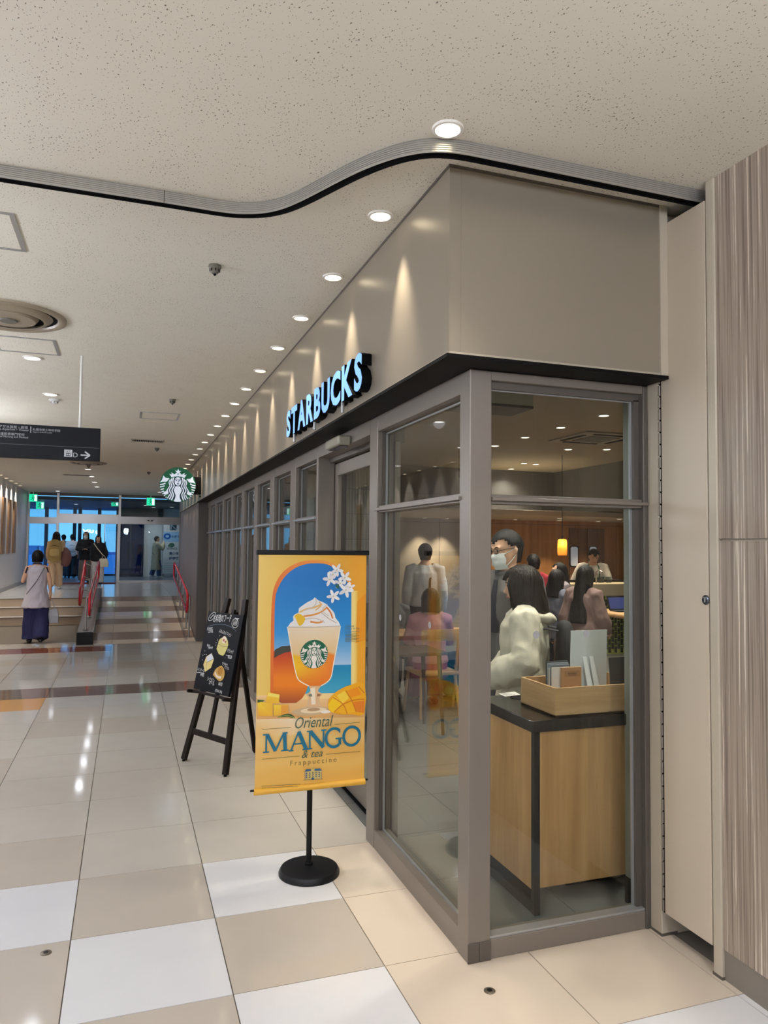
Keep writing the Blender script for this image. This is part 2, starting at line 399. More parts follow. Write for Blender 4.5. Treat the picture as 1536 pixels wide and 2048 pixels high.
for j in range(-9, 18):
    for i in range(-6, 4):
        x0, y0 = GX+i*TS, GY+j*TS; x1, y1 = x0+TS, y0+TS
        if j >= 0 and i > 1: continue
        if j >= 0 and i == 1: x1 = 1.40
        if i == 3: x1 = 2.30
        if j < -2: rest.box(x0+.002, y0+.002, -.006, x1-.002, y1-.002, 0); continue
        key = fixed.get((i, j))
        if key is None:
            key = rt.choice('mmmmb' if j > 1 else 'bbw')
            if j == 10: key = 'd'
            if j == 9 and i <= -3: key = 'o'
            if j == 16 and i <= -2: key = 'r'
            if j == 14 and i <= -2: key = 'b'
        put_tile(fl, key, x0, y0, x1, y1)
rest.build('tile', T['m'], fl)['kind'] = 'stuff'
# shop floor tiles (grey), nearest ones singly
restg = MB()
for j in range(0, 16):
    for i in range(0, 14):
        x0, y0 = 1.40+i*TS, 2.30+j*TS; x1, y1 = x0+TS, y0+TS
        if y0 < 2.4: y0 = 2.86
        if i < 5 and j < 9: put_tile(fl, 'g', x0, y0, x1, y1)
        else: restg.box(x0+.002, y0+.002, -.006, x1-.002, y1-.002, 0)
restg.build('tile', T['g'], fl)['kind'] = 'stuff'
# brass floor bolts
for n_, (bx, by) in enumerate(((1.342, 2.578), (-.268, 3.384))):
    t = thing('floor_socket', ['small dark metal floor socket in the cream tile before the corner post', 'small ringed metal floor socket in the beige tile at lower left'][n_], 'floor socket', (bx, by, 0))
    MB().lathe([(.022, 0), (.022, .002), (.018, .0035), (.0001, .0035)], (bx, by, 0), 20).build('ring', mat('socket_metal', (120, 112, 100), .35, .7), t, smooth=True)
    MB().lathe([(.010, .0035), (.010, .0045), (.0001, .0045)], (bx, by, 0), 16).build('plug', M_BLK, t)
# steps, ramp and landing
RY0, RY1, LZ = 13.3, 17.64, .5
M_LAND = mat('white_landing_tile', (212, 212, 212), .12, 0, .04)
M_RISER = mat('beige_riser_tile', (190, 170, 146), .3, 0, .05)
for k, (ya, za) in enumerate(((16.65, .1667), (17.0, .3333), (17.38, .5))):
    yb = 17.0 if k == 0 else (17.38 if k == 1 else 17.64)
    s = MB().box(-2.78, ya, 0, -.74, yb, za).build('step', M_RISER, fl)
    MB().box(-2.78, ya-.012, za-.004, -.74, yb, za+.004).build('tread', M_LAND, s)
    MB().box(-2.78, ya-.016, za-.012, -.74, ya-.008, za+.006).build('nosing', mat('dark_nosing', (110, 92, 76), .4), s)
rampbm = MB().add([(-.48, RY0, 0), (1.19, RY0, 0), (1.19, RY1, LZ), (-.48, RY1, LZ), (-.48, RY1, 0), (1.19, RY1, 0)], [(0, 1, 2, 3), (3, 2, 5, 4), (0, 4, 5, 1), (0, 3, 4), (1, 5, 2)])
ramp = rampbm.build('ramp', M_GROUT, fl)
k_ = LZ/(RY1-RY0)
bands = [(13.31, 13.56, 'c'), (13.56, 14.14, 'd'), (14.14, 14.80, 'c'), (14.80, 15.26, 'd'), (15.26, 15.93, 'c'), (15.93, 16.46, 'd'), (16.46, 17.07, 'c'), (17.07, 17.62, 'd')]
xs = [-.48, -.1792, .4208, 1.0208, 1.19]
for a, b, key in bands:
    for q in range(4):
        x0, x1 = xs[q]+.003, xs[q+1]-.003; a2, b2 = a+.003, b-.003
        P = [(x, y, (y-RY0)*k_+d) for d in (0, .005) for (x, y) in ((x0, a2), (x1, a2), (x1, b2), (x0, b2))]
        MB().add(P, [(0, 3, 2, 1), (4, 5, 6, 7), (0, 1, 5, 4), (1, 2, 6, 5), (2, 3, 7, 6), (3, 0, 4, 7)]).build('ramp_tile', {'c': T['c'], 'd': mat('taupe_ramp_tile', (140, 118, 102), .2)}[key], ramp)
ld = MB().box(-2.78, 17.64, 0, 4.2, 24.2, LZ-.006).build('floor', M_GROUT, loc=(0, 17.64, 0)); ld['kind'] = 'structure'
lt = MB()
for j in range(11):
    for i in range(-6, 7):
        x0 = GX+i*TS; y0 = 17.64+j*TS; lt.box(max(x0, -2.78)+.002, y0+.002, LZ-.006, x0+TS-.002, min(y0+TS, 24.2)-.002, LZ)
lt.build('tile', M_LAND, ld)['kind'] = 'stuff'
MB().box(.35, 20.2, LZ, 1.0, 20.28, LZ+.002).build('dark_joint', M_GROUT, ld)
tag(MB().box(-2.0, 23.3, LZ, -.25, 24.05, LZ+.012).build('door_mat', mat('russet_mat', (128, 60, 55), .95, 0, .15, 60, bump=.4, bscale=300), loc=(-1.1, 23.7, LZ), bevel=.004), 'dark red entrance mat lying before the far sliding doors', 'mat')
vf = MB().box(-4.2, 24.2, 0, 4.2, 31.0, LZ).build('floor', mat('grey_vestibule_floor', (96, 104, 116), .35, 0, .06), loc=(0, 24.2, 0)); vf['kind'] = 'structure'

# ================================================================== ceiling and walls
c = MB().box(-3.0, -6.2, CE, 4.3, 24.2, CE+.1).build('ceiling', M_CEIL, loc=(0, 0, CE)); c['kind'] = 'structure'
wl_ = MB().box(-2.9, -6.2, 0, -2.78, 24.3, CE).build('wall_left', M_GREYW, loc=(-2.78, 9, 0)); wl_['kind'] = 'structure'
M_SLAT = wood('brown_wall_slat', (120, 92, 66), (160, 128, 96), freq=20)
for y in (18.2, 19.35, 20.3, 21.2):
    MB().box(-2.78, y, 1.42, -2.745, y+.42, 2.76).build('timber_slat', M_SLAT, wl_)
bl = MB().box(-2.78, 17.64, LZ, -2.765, 24.2, LZ+.1).build('baseboard_left', mat('grey_baseboard', (150, 150, 152), .5)); bl['kind'] = 'structure'
wb = MB().box(-2.9, -6.3, 0, 2.4, -6.2, CE).build('wall_back', M_GREYW); wb['kind'] = 'structure'
# right wall: striated laminate boards, dark skirting, and the partition pocket with its beige door
def striated():
    m = D.materials.new('striated_laminate'); m.use_nodes = True; n = m.node_tree.nodes; l = m.node_tree.links
    b = n['Principled BSDF']; b.inputs['Roughness'].default_value = .42
    t = n.new('ShaderNodeTexCoord'); mp_ = n.new('ShaderNodeMapping'); mp_.inputs['Scale'].default_value = (90, 115, 1.0)
    a = n.new('ShaderNodeTexNoise'); a.inputs['Scale'].default_value = 1; a.inputs['Detail'].default_value = 5; a.inputs['Roughness'].default_value = .6
    r = n.new('ShaderNodeValToRGB'); e = r.color_ramp.elements
    e[0].position = .38; e[0].color = (*lin((112, 99, 88)), 1); e[1].position = .63; e[1].color = (*lin((216, 205, 190)), 1)
    q = e.new(.5); q.color = (*lin((150, 136, 122)), 1); q = e.new(.62); q.color = (*lin((160, 147, 132)), 1)
    l.new(t.outputs['Object'], mp_.inputs[0]); l.new(mp_.outputs[0], a.inputs[0]); l.new(a.outputs[0], r.inputs[0]); l.new(r.outputs[0], b.inputs['Base Color']); return m
M_STRI = striated()
wr = struct('wall_right', (2.25, 0, 0))
MB().box(2.262, -6.2, 0, 2.40, 2.352, CE).build('backing', M_TRIMB, wr)
MB().box(2.245, -6.2, 1.722, 2.262, 2.352, CE).build('wall_panel', M_STRI, wr)
MB().box(2.245, -6.2, .118, 2.262, 2.352, 1.712).build('wall_panel', M_STRI, wr)
MB().box(2.250, -6.2, 0, 2.262, 2.352, .116).build('skirting', mat('grey_skirting', (122, 114, 104), .45), wr)
MB().box(2.237, 2.352, 0, 2.40, 2.398, CE).build('jamb', M_TRIMB, wr, bevel=.004)          # right jamb of the pocket
MB().box(2.236, 2.351, 0, 2.30, 2.400, .012).build('jamb_shoe', M_ALUD, wr)
MB().box(2.236, 2.695, 0, 2.40, 2.766, CE).build('jamb', M_TRIMB, wr, bevel=.004)          # left jamb
MB().box(2.235, 2.694, 0, 2.32, 2.768, .012).build('jamb_shoe', M_ALUD, wr)
MB().box(2.76, 2.30, 0, 2.82, 2.80, CE).build('pocket_back', M_BLKM, wr)
MB().box(2.40, 2.24, 0, 2.76, 2.30, CE).build('pocket_side', M_BLKM, wr)
MB().box(2.40, 2.766, 0, 2.76, 2.80, CE).build('pocket_side', M_BLKM, wr)
d1 = struct('door_1', (2.24, 2.68, 0))
MB().box(2.238, 2.404, .107, 2.270, 2.676, 3.130).build('door_panel', M_BEIGEDOOR, d1, bevel=.002)
hm = MB()
for k in range(56):
    z = .115+k*.0535; hm.tube([(2.236, 2.684, z), (2.236, 2.684, z+.046)], .0048, 8, round_=False)
hm.build('piano_hinge', M_ALU, d1, smooth=True)['kind'] = 'stuff'
MB().box(2.2405, 2.678, .107, 2.246, 2.690, 3.130).build('hinge_leaf', M_BLKM, d1)
lk = MB(); lk.lathe([(.020, 0), (.020, .003), (.016, .006), (.0001, .006)], (0, 0, 0), 24); lk.xform(Matrix.Translation((2.238, 2.417, 1.473)) @ Matrix.Rotation(-PI/2, 4, 'Y'))
lko = lk.build('lock_escutcheon', mat('dark_chrome', (96, 100, 108), .25, .9), d1, smooth=True)
MB().box(2.229, 2.414, 1.463, 2.233, 2.420, 1.483).box(2.229, 2.409, 1.480, 2.233, 2.425, 1.484).build('lock_slot', M_BEAD, lko)

# ================================================================== storefront
FX, FY, FR = 1.184, 2.634, 2.20          # fascia planes
fz0, fz1 = 2.4385, CE
fa = struct('wall_fascia', (FX, FY, fz0))
MB().box(FX, FY, fz0, FX+.05, 17.5, fz1-.012).build('fascia_panel', M_FASCIA, fa)
MB().box(FX+.0505, FY, fz0, FR, FY+.05, fz1-.012).build('fascia_panel', M_FASCIA, fa)
MB().box(FX-.003, FY-.003, fz1-.012, FX+.06, 17.5, fz1).box(FX+.06, FY-.003, fz1-.012, FR, FY+.06, fz1).build('shadow_trim', M_ALUD, fa)
MB().box(FX-.002, FY-.002, fz0, FX+.0, 17.5, fz0+.012).box(FX-.002, FY-.002, fz0, FR, FY, fz0+.012).build('bottom_bead', M_TRIMB, fa)
MB().box(FR, FY-.006, 2.4385, FR+.04, FY+.14, CE).build('end_trim', M_TRIMB, fa)
tr = struct('trim_1', (1.17, 2.62, 2.42))
MB().add([(1.168, 2.618, 2.4235), (2.232, 2.618, 2.4235), (2.232, 2.80, 2.4235), (1.40, 2.80, 2.4235), (1.40, 13.42, 2.4235), (1.168, 13.42, 2.4235)] +
         [(1.168, 2.618, 2.4385), (2.232, 2.618, 2.4385), (2.232, 2.80, 2.4385), (1.40, 2.80, 2.4385), (1.40, 13.42, 2.4385), (1.168, 13.42, 2.4385)],
         [(0, 3, 2, 1), (0, 5, 4, 3), (6, 7, 8, 9), (6, 9, 10, 11), (0, 1, 7, 6), (1, 2, 8, 7), (2, 3, 9, 8), (3, 4, 10, 9), (4, 5, 11, 10), (5, 0, 6, 11)]).build('canopy_plate', M_CANOPY, tr)
MB().box(FX+.055, 2.88, 2.445, 1.46, 13.4, 2.47).box(FX+.055, FY+.055, 2.445, FR+.3, 2.88, 2.47).build('canopy_core', M_DARKW, tr)
# corner post
PX, PY = 1.342, 2.766
po = struct('trim_2', (PX, PY, 0))
MB().box(PX, PY, 0, PX+.101, PY+.101, 2.4235).build('corner_post', M_ALU, po, bevel=.004)
MB().box(PX-.002, PY-.004, 0, PX+.048, PY, .078).build('post_shoe', M_ALUD, po, bevel=.002)
MB().box(PX+.051, PY-.004, 0, PX+.103, PY, .078).build('post_shoe', M_ALUD, po, bevel=.002)
# window on the short front
GXp, GYp = 1.40, 2.825
w1 = struct('window_1', (1.8, PY, 0))
XR = 2.262
MB().box(PX+.101, PY+.004, 0, XR-.05, PY+.09, .078).build('sill', M_ALU, w1, bevel=.003)
MB().box(PX+.101, PY+.010, .078, XR-.05, PY+.055, .088).build('glazing_bead', M_BEAD, w1)
MB().box(PX+.101, PY+.002, 2.385, XR-.05, PY+.09, 2.4235).build('header', M_ALU, w1, bevel=.003)
MB().box(PX+.101, PY+.03, 2.355, XR-.05, PY+.05, 2.385).build('header_stop', M_ALUD, w1)
MB().box(PX+.101, PY+.046, 2.350, XR-.07, PY+.056, 2.357).build('glazing_bead', M_BEAD, w1)
MB().box(XR-.05, PY-.001, 0, XR-.002, PY+.09, 2.4235).build('jamb', M_ALUD, w1, bevel=.003)
MB().box(XR-.078, PY+.03, .088, XR-.05, PY+.06, 2.36).build('jamb_stop', M_ALUD, w1)
MB().box(XR-.088, PY+.046, .088, XR-.078, PY+.056, 2.352).build('glazing_bead', M_BEAD, w1)
MB().box(PX+.101, PY+.012, 1.862, XR-.05, PY+.08, 1.902).build('transom', M_ALU, w1, bevel=.002)
MB().box(PX+.101, PY-.012, 1.874, XR-.030, PY+.012, 1.889).build('transom_fin', M_ALU, w1, bevel=.002)
MB().box(PX+.095, GYp-.004, 1.895, XR-.07, GYp+.004, 2.36).build('pane', M_GLASS, w1)
MB().box(PX+.095, GYp-.004, .082, XR-.07, GYp+.004, 1.868).build('pane', M_GLASS, w1)
def dots(parent, pts, ax, val):
    for u, z in pts:
        mb = MB().lathe([(.017, 0), (.017, .0006), (.0001, .0006)], (0, 0, 0), 24)
        if ax == 'y': mb.xform(Matrix.Translation((u, val, z)) @ Matrix.Rotation(PI/2, 4, 'X'))
        else: mb.xform(Matrix.Translation((val, u, z)) @ Matrix.Rotation(-PI/2, 4, 'Y'))
        mb.build('safety_dot', mat('silver_grey_sticker', (160, 160, 162), .5), parent)
dots(w1, ((1.945, 1.298), (1.69, 1.302)), 'y', GYp-.0042)
# windows along the corridor
mull = [(3.969, 4.107), (6.127, 6.33), (7.1, 7.30), (8.05, 8.25), (9.0, 9.2), (9.98, 10.18), (10.95, 11.15), (11.93, 12.13), (12.9, 13.1)]
bays = [(2.867, 3.969)]+[(5.40, 6.127)]+[(mull[k][1], mull[k+1][0]) for k in range(1, len(mull)-1)]+[(13.1, 13.28)]
n_w = 2
for bi, (ya, yb) in enumerate(bays):
    wn_ = struct('window_%d' % n_w, (PX, ya, 0)); n_w += 1
    me_ = [m_ for m_ in mull if abs(m_[0]-yb) < 1e-3]
    if me_: MB().box(PX, me_[0][0], 0, PX+.10, me_[0][1], 2.4235).build('mullion', M_ALU, wn_, bevel=.004)
    if bi == 1: MB().box(PX, 5.347, 0, PX+.13, 5.40, 2.4235).build('mullion', M_ALU, wn_, bevel=.003)
    MB().box(PX+.004, ya, 0, PX+.09, yb, .098).build('sill', M_ALU, wn_)
    MB().box(PX+.048, ya, .098, PX+.058, yb, .106).build('glazing_bead', M_BEAD, wn_)
    MB().box(PX+.002, ya, 2.335, PX+.09, yb, 2.4235).build('header', M_ALU, wn_)
    MB().box(PX+.048, ya, 2.318, PX+.058, yb, 2.326).build('glazing_bead', M_BEAD, wn_)
    MB().box(PX+.03, yb-.012, .1, PX+.058, yb, 2.335).build('edge_stop', M_ALUD, wn_)
    MB().box(PX+.048, yb-.020, .1, PX+.058, yb-.012, 2.326).build('glazing_bead', M_BEAD, wn_)
    MB().box(PX+.012, ya, 1.872, PX+.08, yb, 1.908).build('transom', M_ALU, wn_)
    MB().box(PX-.014, ya-.02, 1.880, PX+.012, yb+.02, 1.894).build('transom_fin', M_ALU if bi == 0 else M_BEAD, wn_)
    MB().box(GXp-.004, ya-.004, 1.90, GXp+.004, yb-.006, 2.33).build('pane', M_GLASS, wn_)
    MB().box(GXp-.004, ya-.004, .10, GXp+.004, yb-.006, 1.876).build('pane', M_GLASS, wn_)
    if bi == 0: dots(wn_, ((3.717, 1.299), (3.312, 1.301)), 'x', GXp-.0042)
# sliding entrance, set back behind the header
d2 = struct('door_2', (1.49, 4.7, 0))
MB().box(PX, 4.107, 2.335, PX+.09, 5.347, 2.4235).build('header', M_ALU, d2)
MB().box(PX+.09, 4.107, 2.30, 1.56, 5.347, 2.4235).build('track_cover', M_ALUD, d2)
lf = MB().box(1.47, 4.02, .02, 1.505, 4.09, 2.29).box(1.47, 5.27, .02, 1.505, 5.335, 2.29).box(1.47, 4.09, 2.20, 1.505, 5.27, 2.29).box(1.47, 4.09, .02, 1.505, 5.27, .16).build('door_leaf', M_ALU, d2, bevel=.003)
MB().box(1.483, 4.08, .15, 1.491, 5.28, 2.21).build('pane', M_GLASS, lf)
MB().box(1.46, 4.107, 0, 1.52, 5.347, .012).build('floor_track', M_BLKM, d2)
MB().box(1.475, 5.337, 0, 1.56, 5.40, 2.4).build('jamb_gap', M_BLKM, d2)
MB().box(1.50, 5.42, .02, 1.505, 6.1, 2.29).build('parked_pane', M_GLASS, d2)
# the wall after the shop
ws = struct('wall_passage', (1.28, 13.3, 0))
MB().box(1.195, 13.28, 0, 1.46, 13.45, fz0).build('column', mat('dark_grey_column', (84, 80, 76), .5, .1), ws, bevel=.004)
for k in range(8):
    ya = 13.452+k*.557; MB().box(1.20, ya, 0, 1.25, ya+.552, fz0-.01).build('wall_panel', M_GREYP, ws, bevel=.002)
MB().box(1.25, 13.45, 0, 1.30, 17.9, fz0).build('wall_core', M_DARKW, ws)
MB().box(1.185, 17.5, fz0, 1.30, 17.9, CE).build('end_panel', M_GREYP, ws)
MB().box(1.19, 17.86, .3, 1.30, 17.92, CE).build('edge_post', M_ALU, ws)
MB().box(1.30, 17.8, .5, 4.3, 17.9, CE).build('wall_return', M_GREYW, ws)
wfr = MB().box(4.2, 17.9, .5, 4.3, 24.2, CE).build('wall_far_right', M_GREYW); wfr['kind'] = 'structure'

# ================================================================== far glass front and vestibule
FYF = 24.2
M_GLASSD = glass('door_glass_clear', (232, 241, 243))
M_HEAD = mat('satin_steel_header', (168, 166, 164), .28, .75, .05, 3)
gf = struct('window_%d' % n_w, (0, FYF, LZ)); n_w += 1
for x in (-2.76, -1.95, -.20, 1.62, 3.2):
    MB().box(x-.035, FYF-.04, LZ, x+.035, FYF+.06, CE).build('mullion', M_HEAD, gf, bevel=.004)
MB().box(-2.78, FYF-.03, 3.12, 4.2, FYF+.05, CE).build('head_rail', M_ALUD, gf)
MB().box(-2.73, FYF-.05, 2.27, -1.985, FYF+.10, 2.46).build('door_header', M_HEAD, gf)
MB().box(-1.915, FYF-.05, 2.30, -.235, FYF+.10, 2.58).build('door_header', M_HEAD, gf)
MB().box(-.165, FYF-.05, 2.30, 1.585, FYF+.10, 2.53).build('door_header', M_HEAD, gf)
for x0, x1, hz in ((-2.73, -1.985, 2.46), (-1.915, -.235, 2.58), (-.165, 1.585, 2.53), (1.655, 3.165, 2.5)):
    MB().box(x0, FYF-.004, hz, x1, FYF+.004, 3.12).build('pane', M_GLASSD, gf)
for x0, x1 in ((-2.73, -1.985), (-.165, 1.585), (1.655, 3.165)):
    MB().box(x0, FYF-.004, LZ+.05, x1, FYF+.004, 2.31).build('pane', M_GLASSD, gf)
    MB().box(x0, FYF-.02, LZ, x1, FYF+.03, LZ+.06).build('bottom_rail', M_HEAD, gf)
MB().box(-.60, FYF+.03, LZ+.02, -.245, FYF+.038, 2.3).build('pane', M_GLASSD, gf)         # slid-open leaf
for x in (-.62, -.24): MB().box(x-.012, FYF+.02, LZ, x+.012, FYF+.05, 2.3).build('leaf_stile', M_HEAD, gf)
# vestibule shell
vs = struct('wall_vestibule', (0, 27, LZ))
MB().box(-4.3, 24.3, 3.0, 4.3, 31.2, 3.1).build('soffit', mat('dark_soffit', (66, 74, 86), .5), vs)
MB().box(.62, 28.4, LZ, 1.28, 28.5, 2.55).build('wall_panel', M_WHITE, vs)
MB().box(1.28, 28.45, LZ, 4.2, 28.55, 3.0).build('wall_panel', M_GREYW, vs)
MB().box(4.2, 24.3, LZ, 4.3, 31, 3.0).build('wall_panel', M_GREYW, vs)
MB().box(-.3, 28.4, 2.50, 1.28, 28.52, 3.0).build('wall_panel', M_DARKW, vs)
M_NAVY = mat('blue_black_frame', (34, 48, 70), .4, .2)
of = struct('window_%d' % n_w, (0, 29.5, LZ)); n_w += 1
for x in (-3.6, -2.75, -1.80, -1.62, -.95, -.30): MB().box(x-.06, 29.45, LZ, x+.06, 29.55, 3.0).build('mullion', M_NAVY, of)
MB().box(-4.2, 29.44, 2.45, .65, 29.56, 2.62).build('door_header', M_NAVY, of)
MB().box(-4.2, 29.44, LZ, .65, 29.56, LZ+.06).build('bottom_rail', M_NAVY, of)
MB().box(-4.2, 29.495, LZ, -.3, 29.505, 3.0).build('pane', M_GLASSD, of)
M_DUSK = glass('dusk_tinted_glass', (110, 150, 190))
MB().box(-.3, 28.3, LZ, .62, 28.31, 2.5).build('pane', M_DUSK, of)
for x in (-.28, .16, .58): MB().box(x-.025, 28.27, LZ, x+.025, 28.33, 2.5).build('leaf_stile', M_NAVY, of)
MB().box(-.3, 29.6, LZ, 1.0, 29.7, 3.0).build('dim_backing', mat('dusk_blue_backing', (84, 132, 176), .6), of)  # sheet added behind the tinted glass; dusk blue put into its colour
for x in (-2.35, -.72, .08, .24):
    MB().tube([(x, 28.2 if x > 0 else 29.40, 1.0), (x, 28.2 if x > 0 else 29.40, 1.75)], .018, 8).build('pull_handle', M_BLK, of, smooth=True)
# outside: terrace and far roofs under the dusk sky
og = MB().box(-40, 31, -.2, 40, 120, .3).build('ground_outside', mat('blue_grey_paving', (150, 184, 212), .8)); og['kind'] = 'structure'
ry = random.Random(5)
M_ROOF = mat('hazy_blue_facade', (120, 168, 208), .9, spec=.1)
for k in range(9):
    x = -14+k*2.6; y = 92+ry.random()*10; hgt = .1+ry.random()*.9
    b = thing('distant_building', 'hazy blue building seen far beyond the glass doors, %s from left' % ROWS[k], 'building', (x, y, .3), group='hazy skyline beyond the doors')
    MB().box(x-1.1, y, .3, x+1.1, y+3, .3+hgt).build('block', M_ROOF, b); MB().box(x-1.15, y-.05, .3+hgt, x+1.15, y+3, .45+hgt).build('roof', M_ROOF, b)

# ================================================================== ceiling fittings
M_RING = mat('white_lamp_ring', (236, 232, 224), .35)
M_LENSW = emis('warm_lamp_lens', (255, 240, 205), 5.0)
M_LENSN = emis('neutral_lamp_lens', (250, 250, 255), 7.0)
M_LENSS = emis('shop_lamp_lens', (255, 244, 222), 6.0)
def downlight(name, label, group, x, y, z, r, lens, power, color, ang, blend, size, src=None, aim=(0, 0, -1)):
    if src is not None:
        t = copy_tree(src); t.location = (x, y, z); t['label'] = label; return t
    t = thing(name, label, 'ceiling light', (x, y, z), group=group)
    MB().lathe([(r, 0), (r*1.02, -.004), (r*.98, -.009), (r*.80, -.010), (r*.78, -.002), (r*.78, 0)], (x, y, z), 28, cap=False).build('trim_ring', M_RING, t, smooth=True)
    MB().lathe([(r*.79, -.003), (.0001, -.003)], (x, y, z), 24, cap=False).build('lens', lens, t)
    spot('lamp', t, (x, y, z-.02), power, color, ang, blend, size, aim=aim); return t
src = None
yw = [2.405, 3.16, 3.987]+[4.79+.797*k for k in range(16)]
for k, y in enumerate(yw):
    src0 = downlight('downlight', 'round warm recessed downlight before the storefront fascia, %s from the corner' % ROWS[k], 'downlights washing the storefront fascia', 1.072, y, CE, .058, M_LENSW, P_WASH, C_WARM, 48, 1.0, .022, src, (.16, 0, -1))
    src = src or src0
src = None
ORDC = ['nearest', 'second nearest', 'third nearest', 'fourth nearest', 'fifth nearest', 'sixth nearest']
for k, y in enumerate((6.634, 8.203, 16.2, 17.9, 19.5, 21.1)):
    s0 = downlight('corridor_light', 'cool white recessed ceiling light over the corridor, %s to the hanging sign end' % ORDC[k], 'cool lights along the corridor', -.765, y, CE, .075, M_LENSN, P_MALL, C_NEUT, 165, 1, .07, src); src = src or s0
for k, (x, y) in enumerate(((-.765, -3.6), (-.765, -1.6), (-.765, .6), (-2.2, -2.6), (-2.2, .2), (-2.2, 3.0), (1.5, -2.4), (1.5, -.2), (-2.0, 10.2), (-2.0, 13.0))):  # unseen ceiling lights, added outside the view to bring up the fill
    t = downlight('corridor_light', 'unseen ceiling light added as fill, %s of ten' % ROWS[k], 'added fill lights outside the view', x, y, CE, .075, M_LENSN, P_MALL, C_NEUT, 165, 1, .07, src)
for k, (x, y) in enumerate(((.9, 22.4), (-1.9, 23.3))):
    downlight('corridor_light', ['white recessed ceiling light above the right exit sign', 'white recessed ceiling light before the left far door'][k], None, x, y, CE, .075, M_LENSN, P_FAR, C_NEUT, 165, 1, .07, src)
for k, (x, y) in enumerate(((-.45, 25.4), (.6, 26.2), (1.5, 27.0), (-1.6, 26.6), (.9, 27.6))):
    t = downlight('corridor_light', 'small white downlight in the dark vestibule soffit, %s' % ROWS[k], 'vestibule downlights', x, y, 3.0, .075, M_LENSN, P_FAR, C_NEUT, 165, 1, .07, src)
src = None
for k in range(14):
    y = 11.2+.8*k
    s0 = downlight('wall_washer', 'small recessed washer close to the left wall, %s along the row' % ROWS[k], 'washers along the left wall', -2.68, y, CE, .05, M_LENSW, P_LEFT, C_WARM, 70, .5, .02, src); src = src or s0
src = None
for k, (x, y) in enumerate(((-2.1, -3.0), (0.0, -3.8), (1.4, -.5), (-1.6, -.6), (-2.3, 3.4), (-2.4, 6.4), (-2.4, 9.3))):  # unseen globes added as fill to lift ceiling and walls
    if src is None:
        t = thing('fill_globe', '', 'pendant lamp', (x, y, CE), group='added fill globes outside the view')
        MB().ball((x, y, CE-.62), .12, 20, 14).build('globe', emis('fill_globe_glow', (255, 250, 244), 3.0), t, smooth=True); MB().tube([(x, y, CE-.51), (x, y, CE)], .006, 8, round_=False).build('cord', M_RING, t); MB().lathe([(.05, 0), (.05, -.015), (.0001, -.02)], (x, y, CE), 16).build('rose', M_RING, t, smooth=True)
        pl = D.lights.new('lamp', 'POINT'); pl.energy = P_GLOBE; pl.color = C_NEUT; pl.shadow_soft_size = .14; o = D.objects.new('lamp', pl); link(o, t); o.location = (0, 0, -.62); t.children[0].visible_shadow = False; src = t
    else: t = copy_tree(src); t.location = (x, y, CE)
    t['label'] = 'unseen opal globe added as fill, %s of seven' % ROWS[k]
# ceiling hardware
M_DET = mat('aged_grey_detector', (96, 92, 82), .5); M_DETW = mat('white_detector', (225, 225, 222), .4)
src = None
for k, (x, y) in enumerate(((.423, 4.058), (.427, 8.02), (.429, 12.18), (-1.05, 14.1), (-.72, 15.4), (.42, 16.3))):
    if src is None:
        t = thing('heat_detector', '', 'detector', (x, y, CE), group='small dark ceiling detectors')
        MB().lathe([(.034, 0), (.036, -.010), (.030, -.022), (.026, -.024), (.026, -.034), (.016, -.046), (.0001, -.048)], (x, y, CE), 20).build('body', M_DET, t, smooth=True)
        for q in range(8):
            a = q*PI/4; MB().box(-.002, .024, -.036, .002, .029, -.022).xform(Matrix.Translation((x, y, CE)) @ Matrix.Rotation(a, 4, 'Z')).build('vent_slot', M_BLKM, t)
        MB().lathe([(.008, -.046), (.006, -.056), (.0001, -.057)], (x, y, CE), 12).build('sensor_tip', M_BLKM, t, smooth=True); src = t
    else: t = copy_tree(src); t.location = (x, y, CE)
    t['label'] = ['large dark round heat detector alone on the near ceiling', 'small dark heat detector above the rectangular ceiling hatch', 'tiny dark heat detector beyond the slotted ceiling grille', 'tiny dark detector left of the round ceiling diffuser far down', 'tiny dark detector between far slot grilles', 'tiny dark detector near the round storefront sign'][k]
t = thing('smoke_detector', 'white round smoke detector below the second corridor light', 'detector', (-.753, 8.5, CE))
MB().lathe([(.055, 0), (.056, -.012), (.046, -.020), (.036, -.022), (.034, -.040), (.022, -.048), (.0001, -.048)], (-.753, 8.5, CE), 24).build('body', M_DETW, t, smooth=True)
for q in range(6): MB().box(-.003, .032, -.040, .003, .037, -.026).xform(Matrix.Translation((-.753, 8.5, CE)) @ Matrix.Rotation(q*PI/3, 4, 'Z')).build('vent_slot', M_BLKM, t)
def frame_hatch(label, x0, y0, x1, y1, w=.022, cat='access hatch', nm='ceiling_hatch'):
    t = thing(nm, label, cat, ((x0+x1)/2, (y0+y1)/2, CE))
    m = mat('silver_hatch_frame', (176, 176, 174), .35, .6)
    MB().box(x0, y0, CE-.004, x1, y0+w, CE).box(x0, y1-w, CE-.004, x1, y1, CE).box(x0, y0+w, CE-.004, x0+w, y1-w, CE).box(x1-w, y0+w, CE-.004, x1, y1-w, CE).build('frame', m, t)
    MB().box(x0+w+.003, y0+w+.003, CE-.002, x1-w-.003, y1-w-.003, CE).build('lid', M_CEIL, t); return t
frame_hatch('rectangular ceiling hatch cut by the left edge, nearest the rail', -.98, 3.738, -.527, 4.214)
frame_hatch('rectangular ceiling hatch right beyond the round diffuser', -.99, 6.0, -.538, 6.48)
frame_hatch('small rectangular ceiling hatch in the middle of the corridor', .117, 8.88, .567, 9.36)
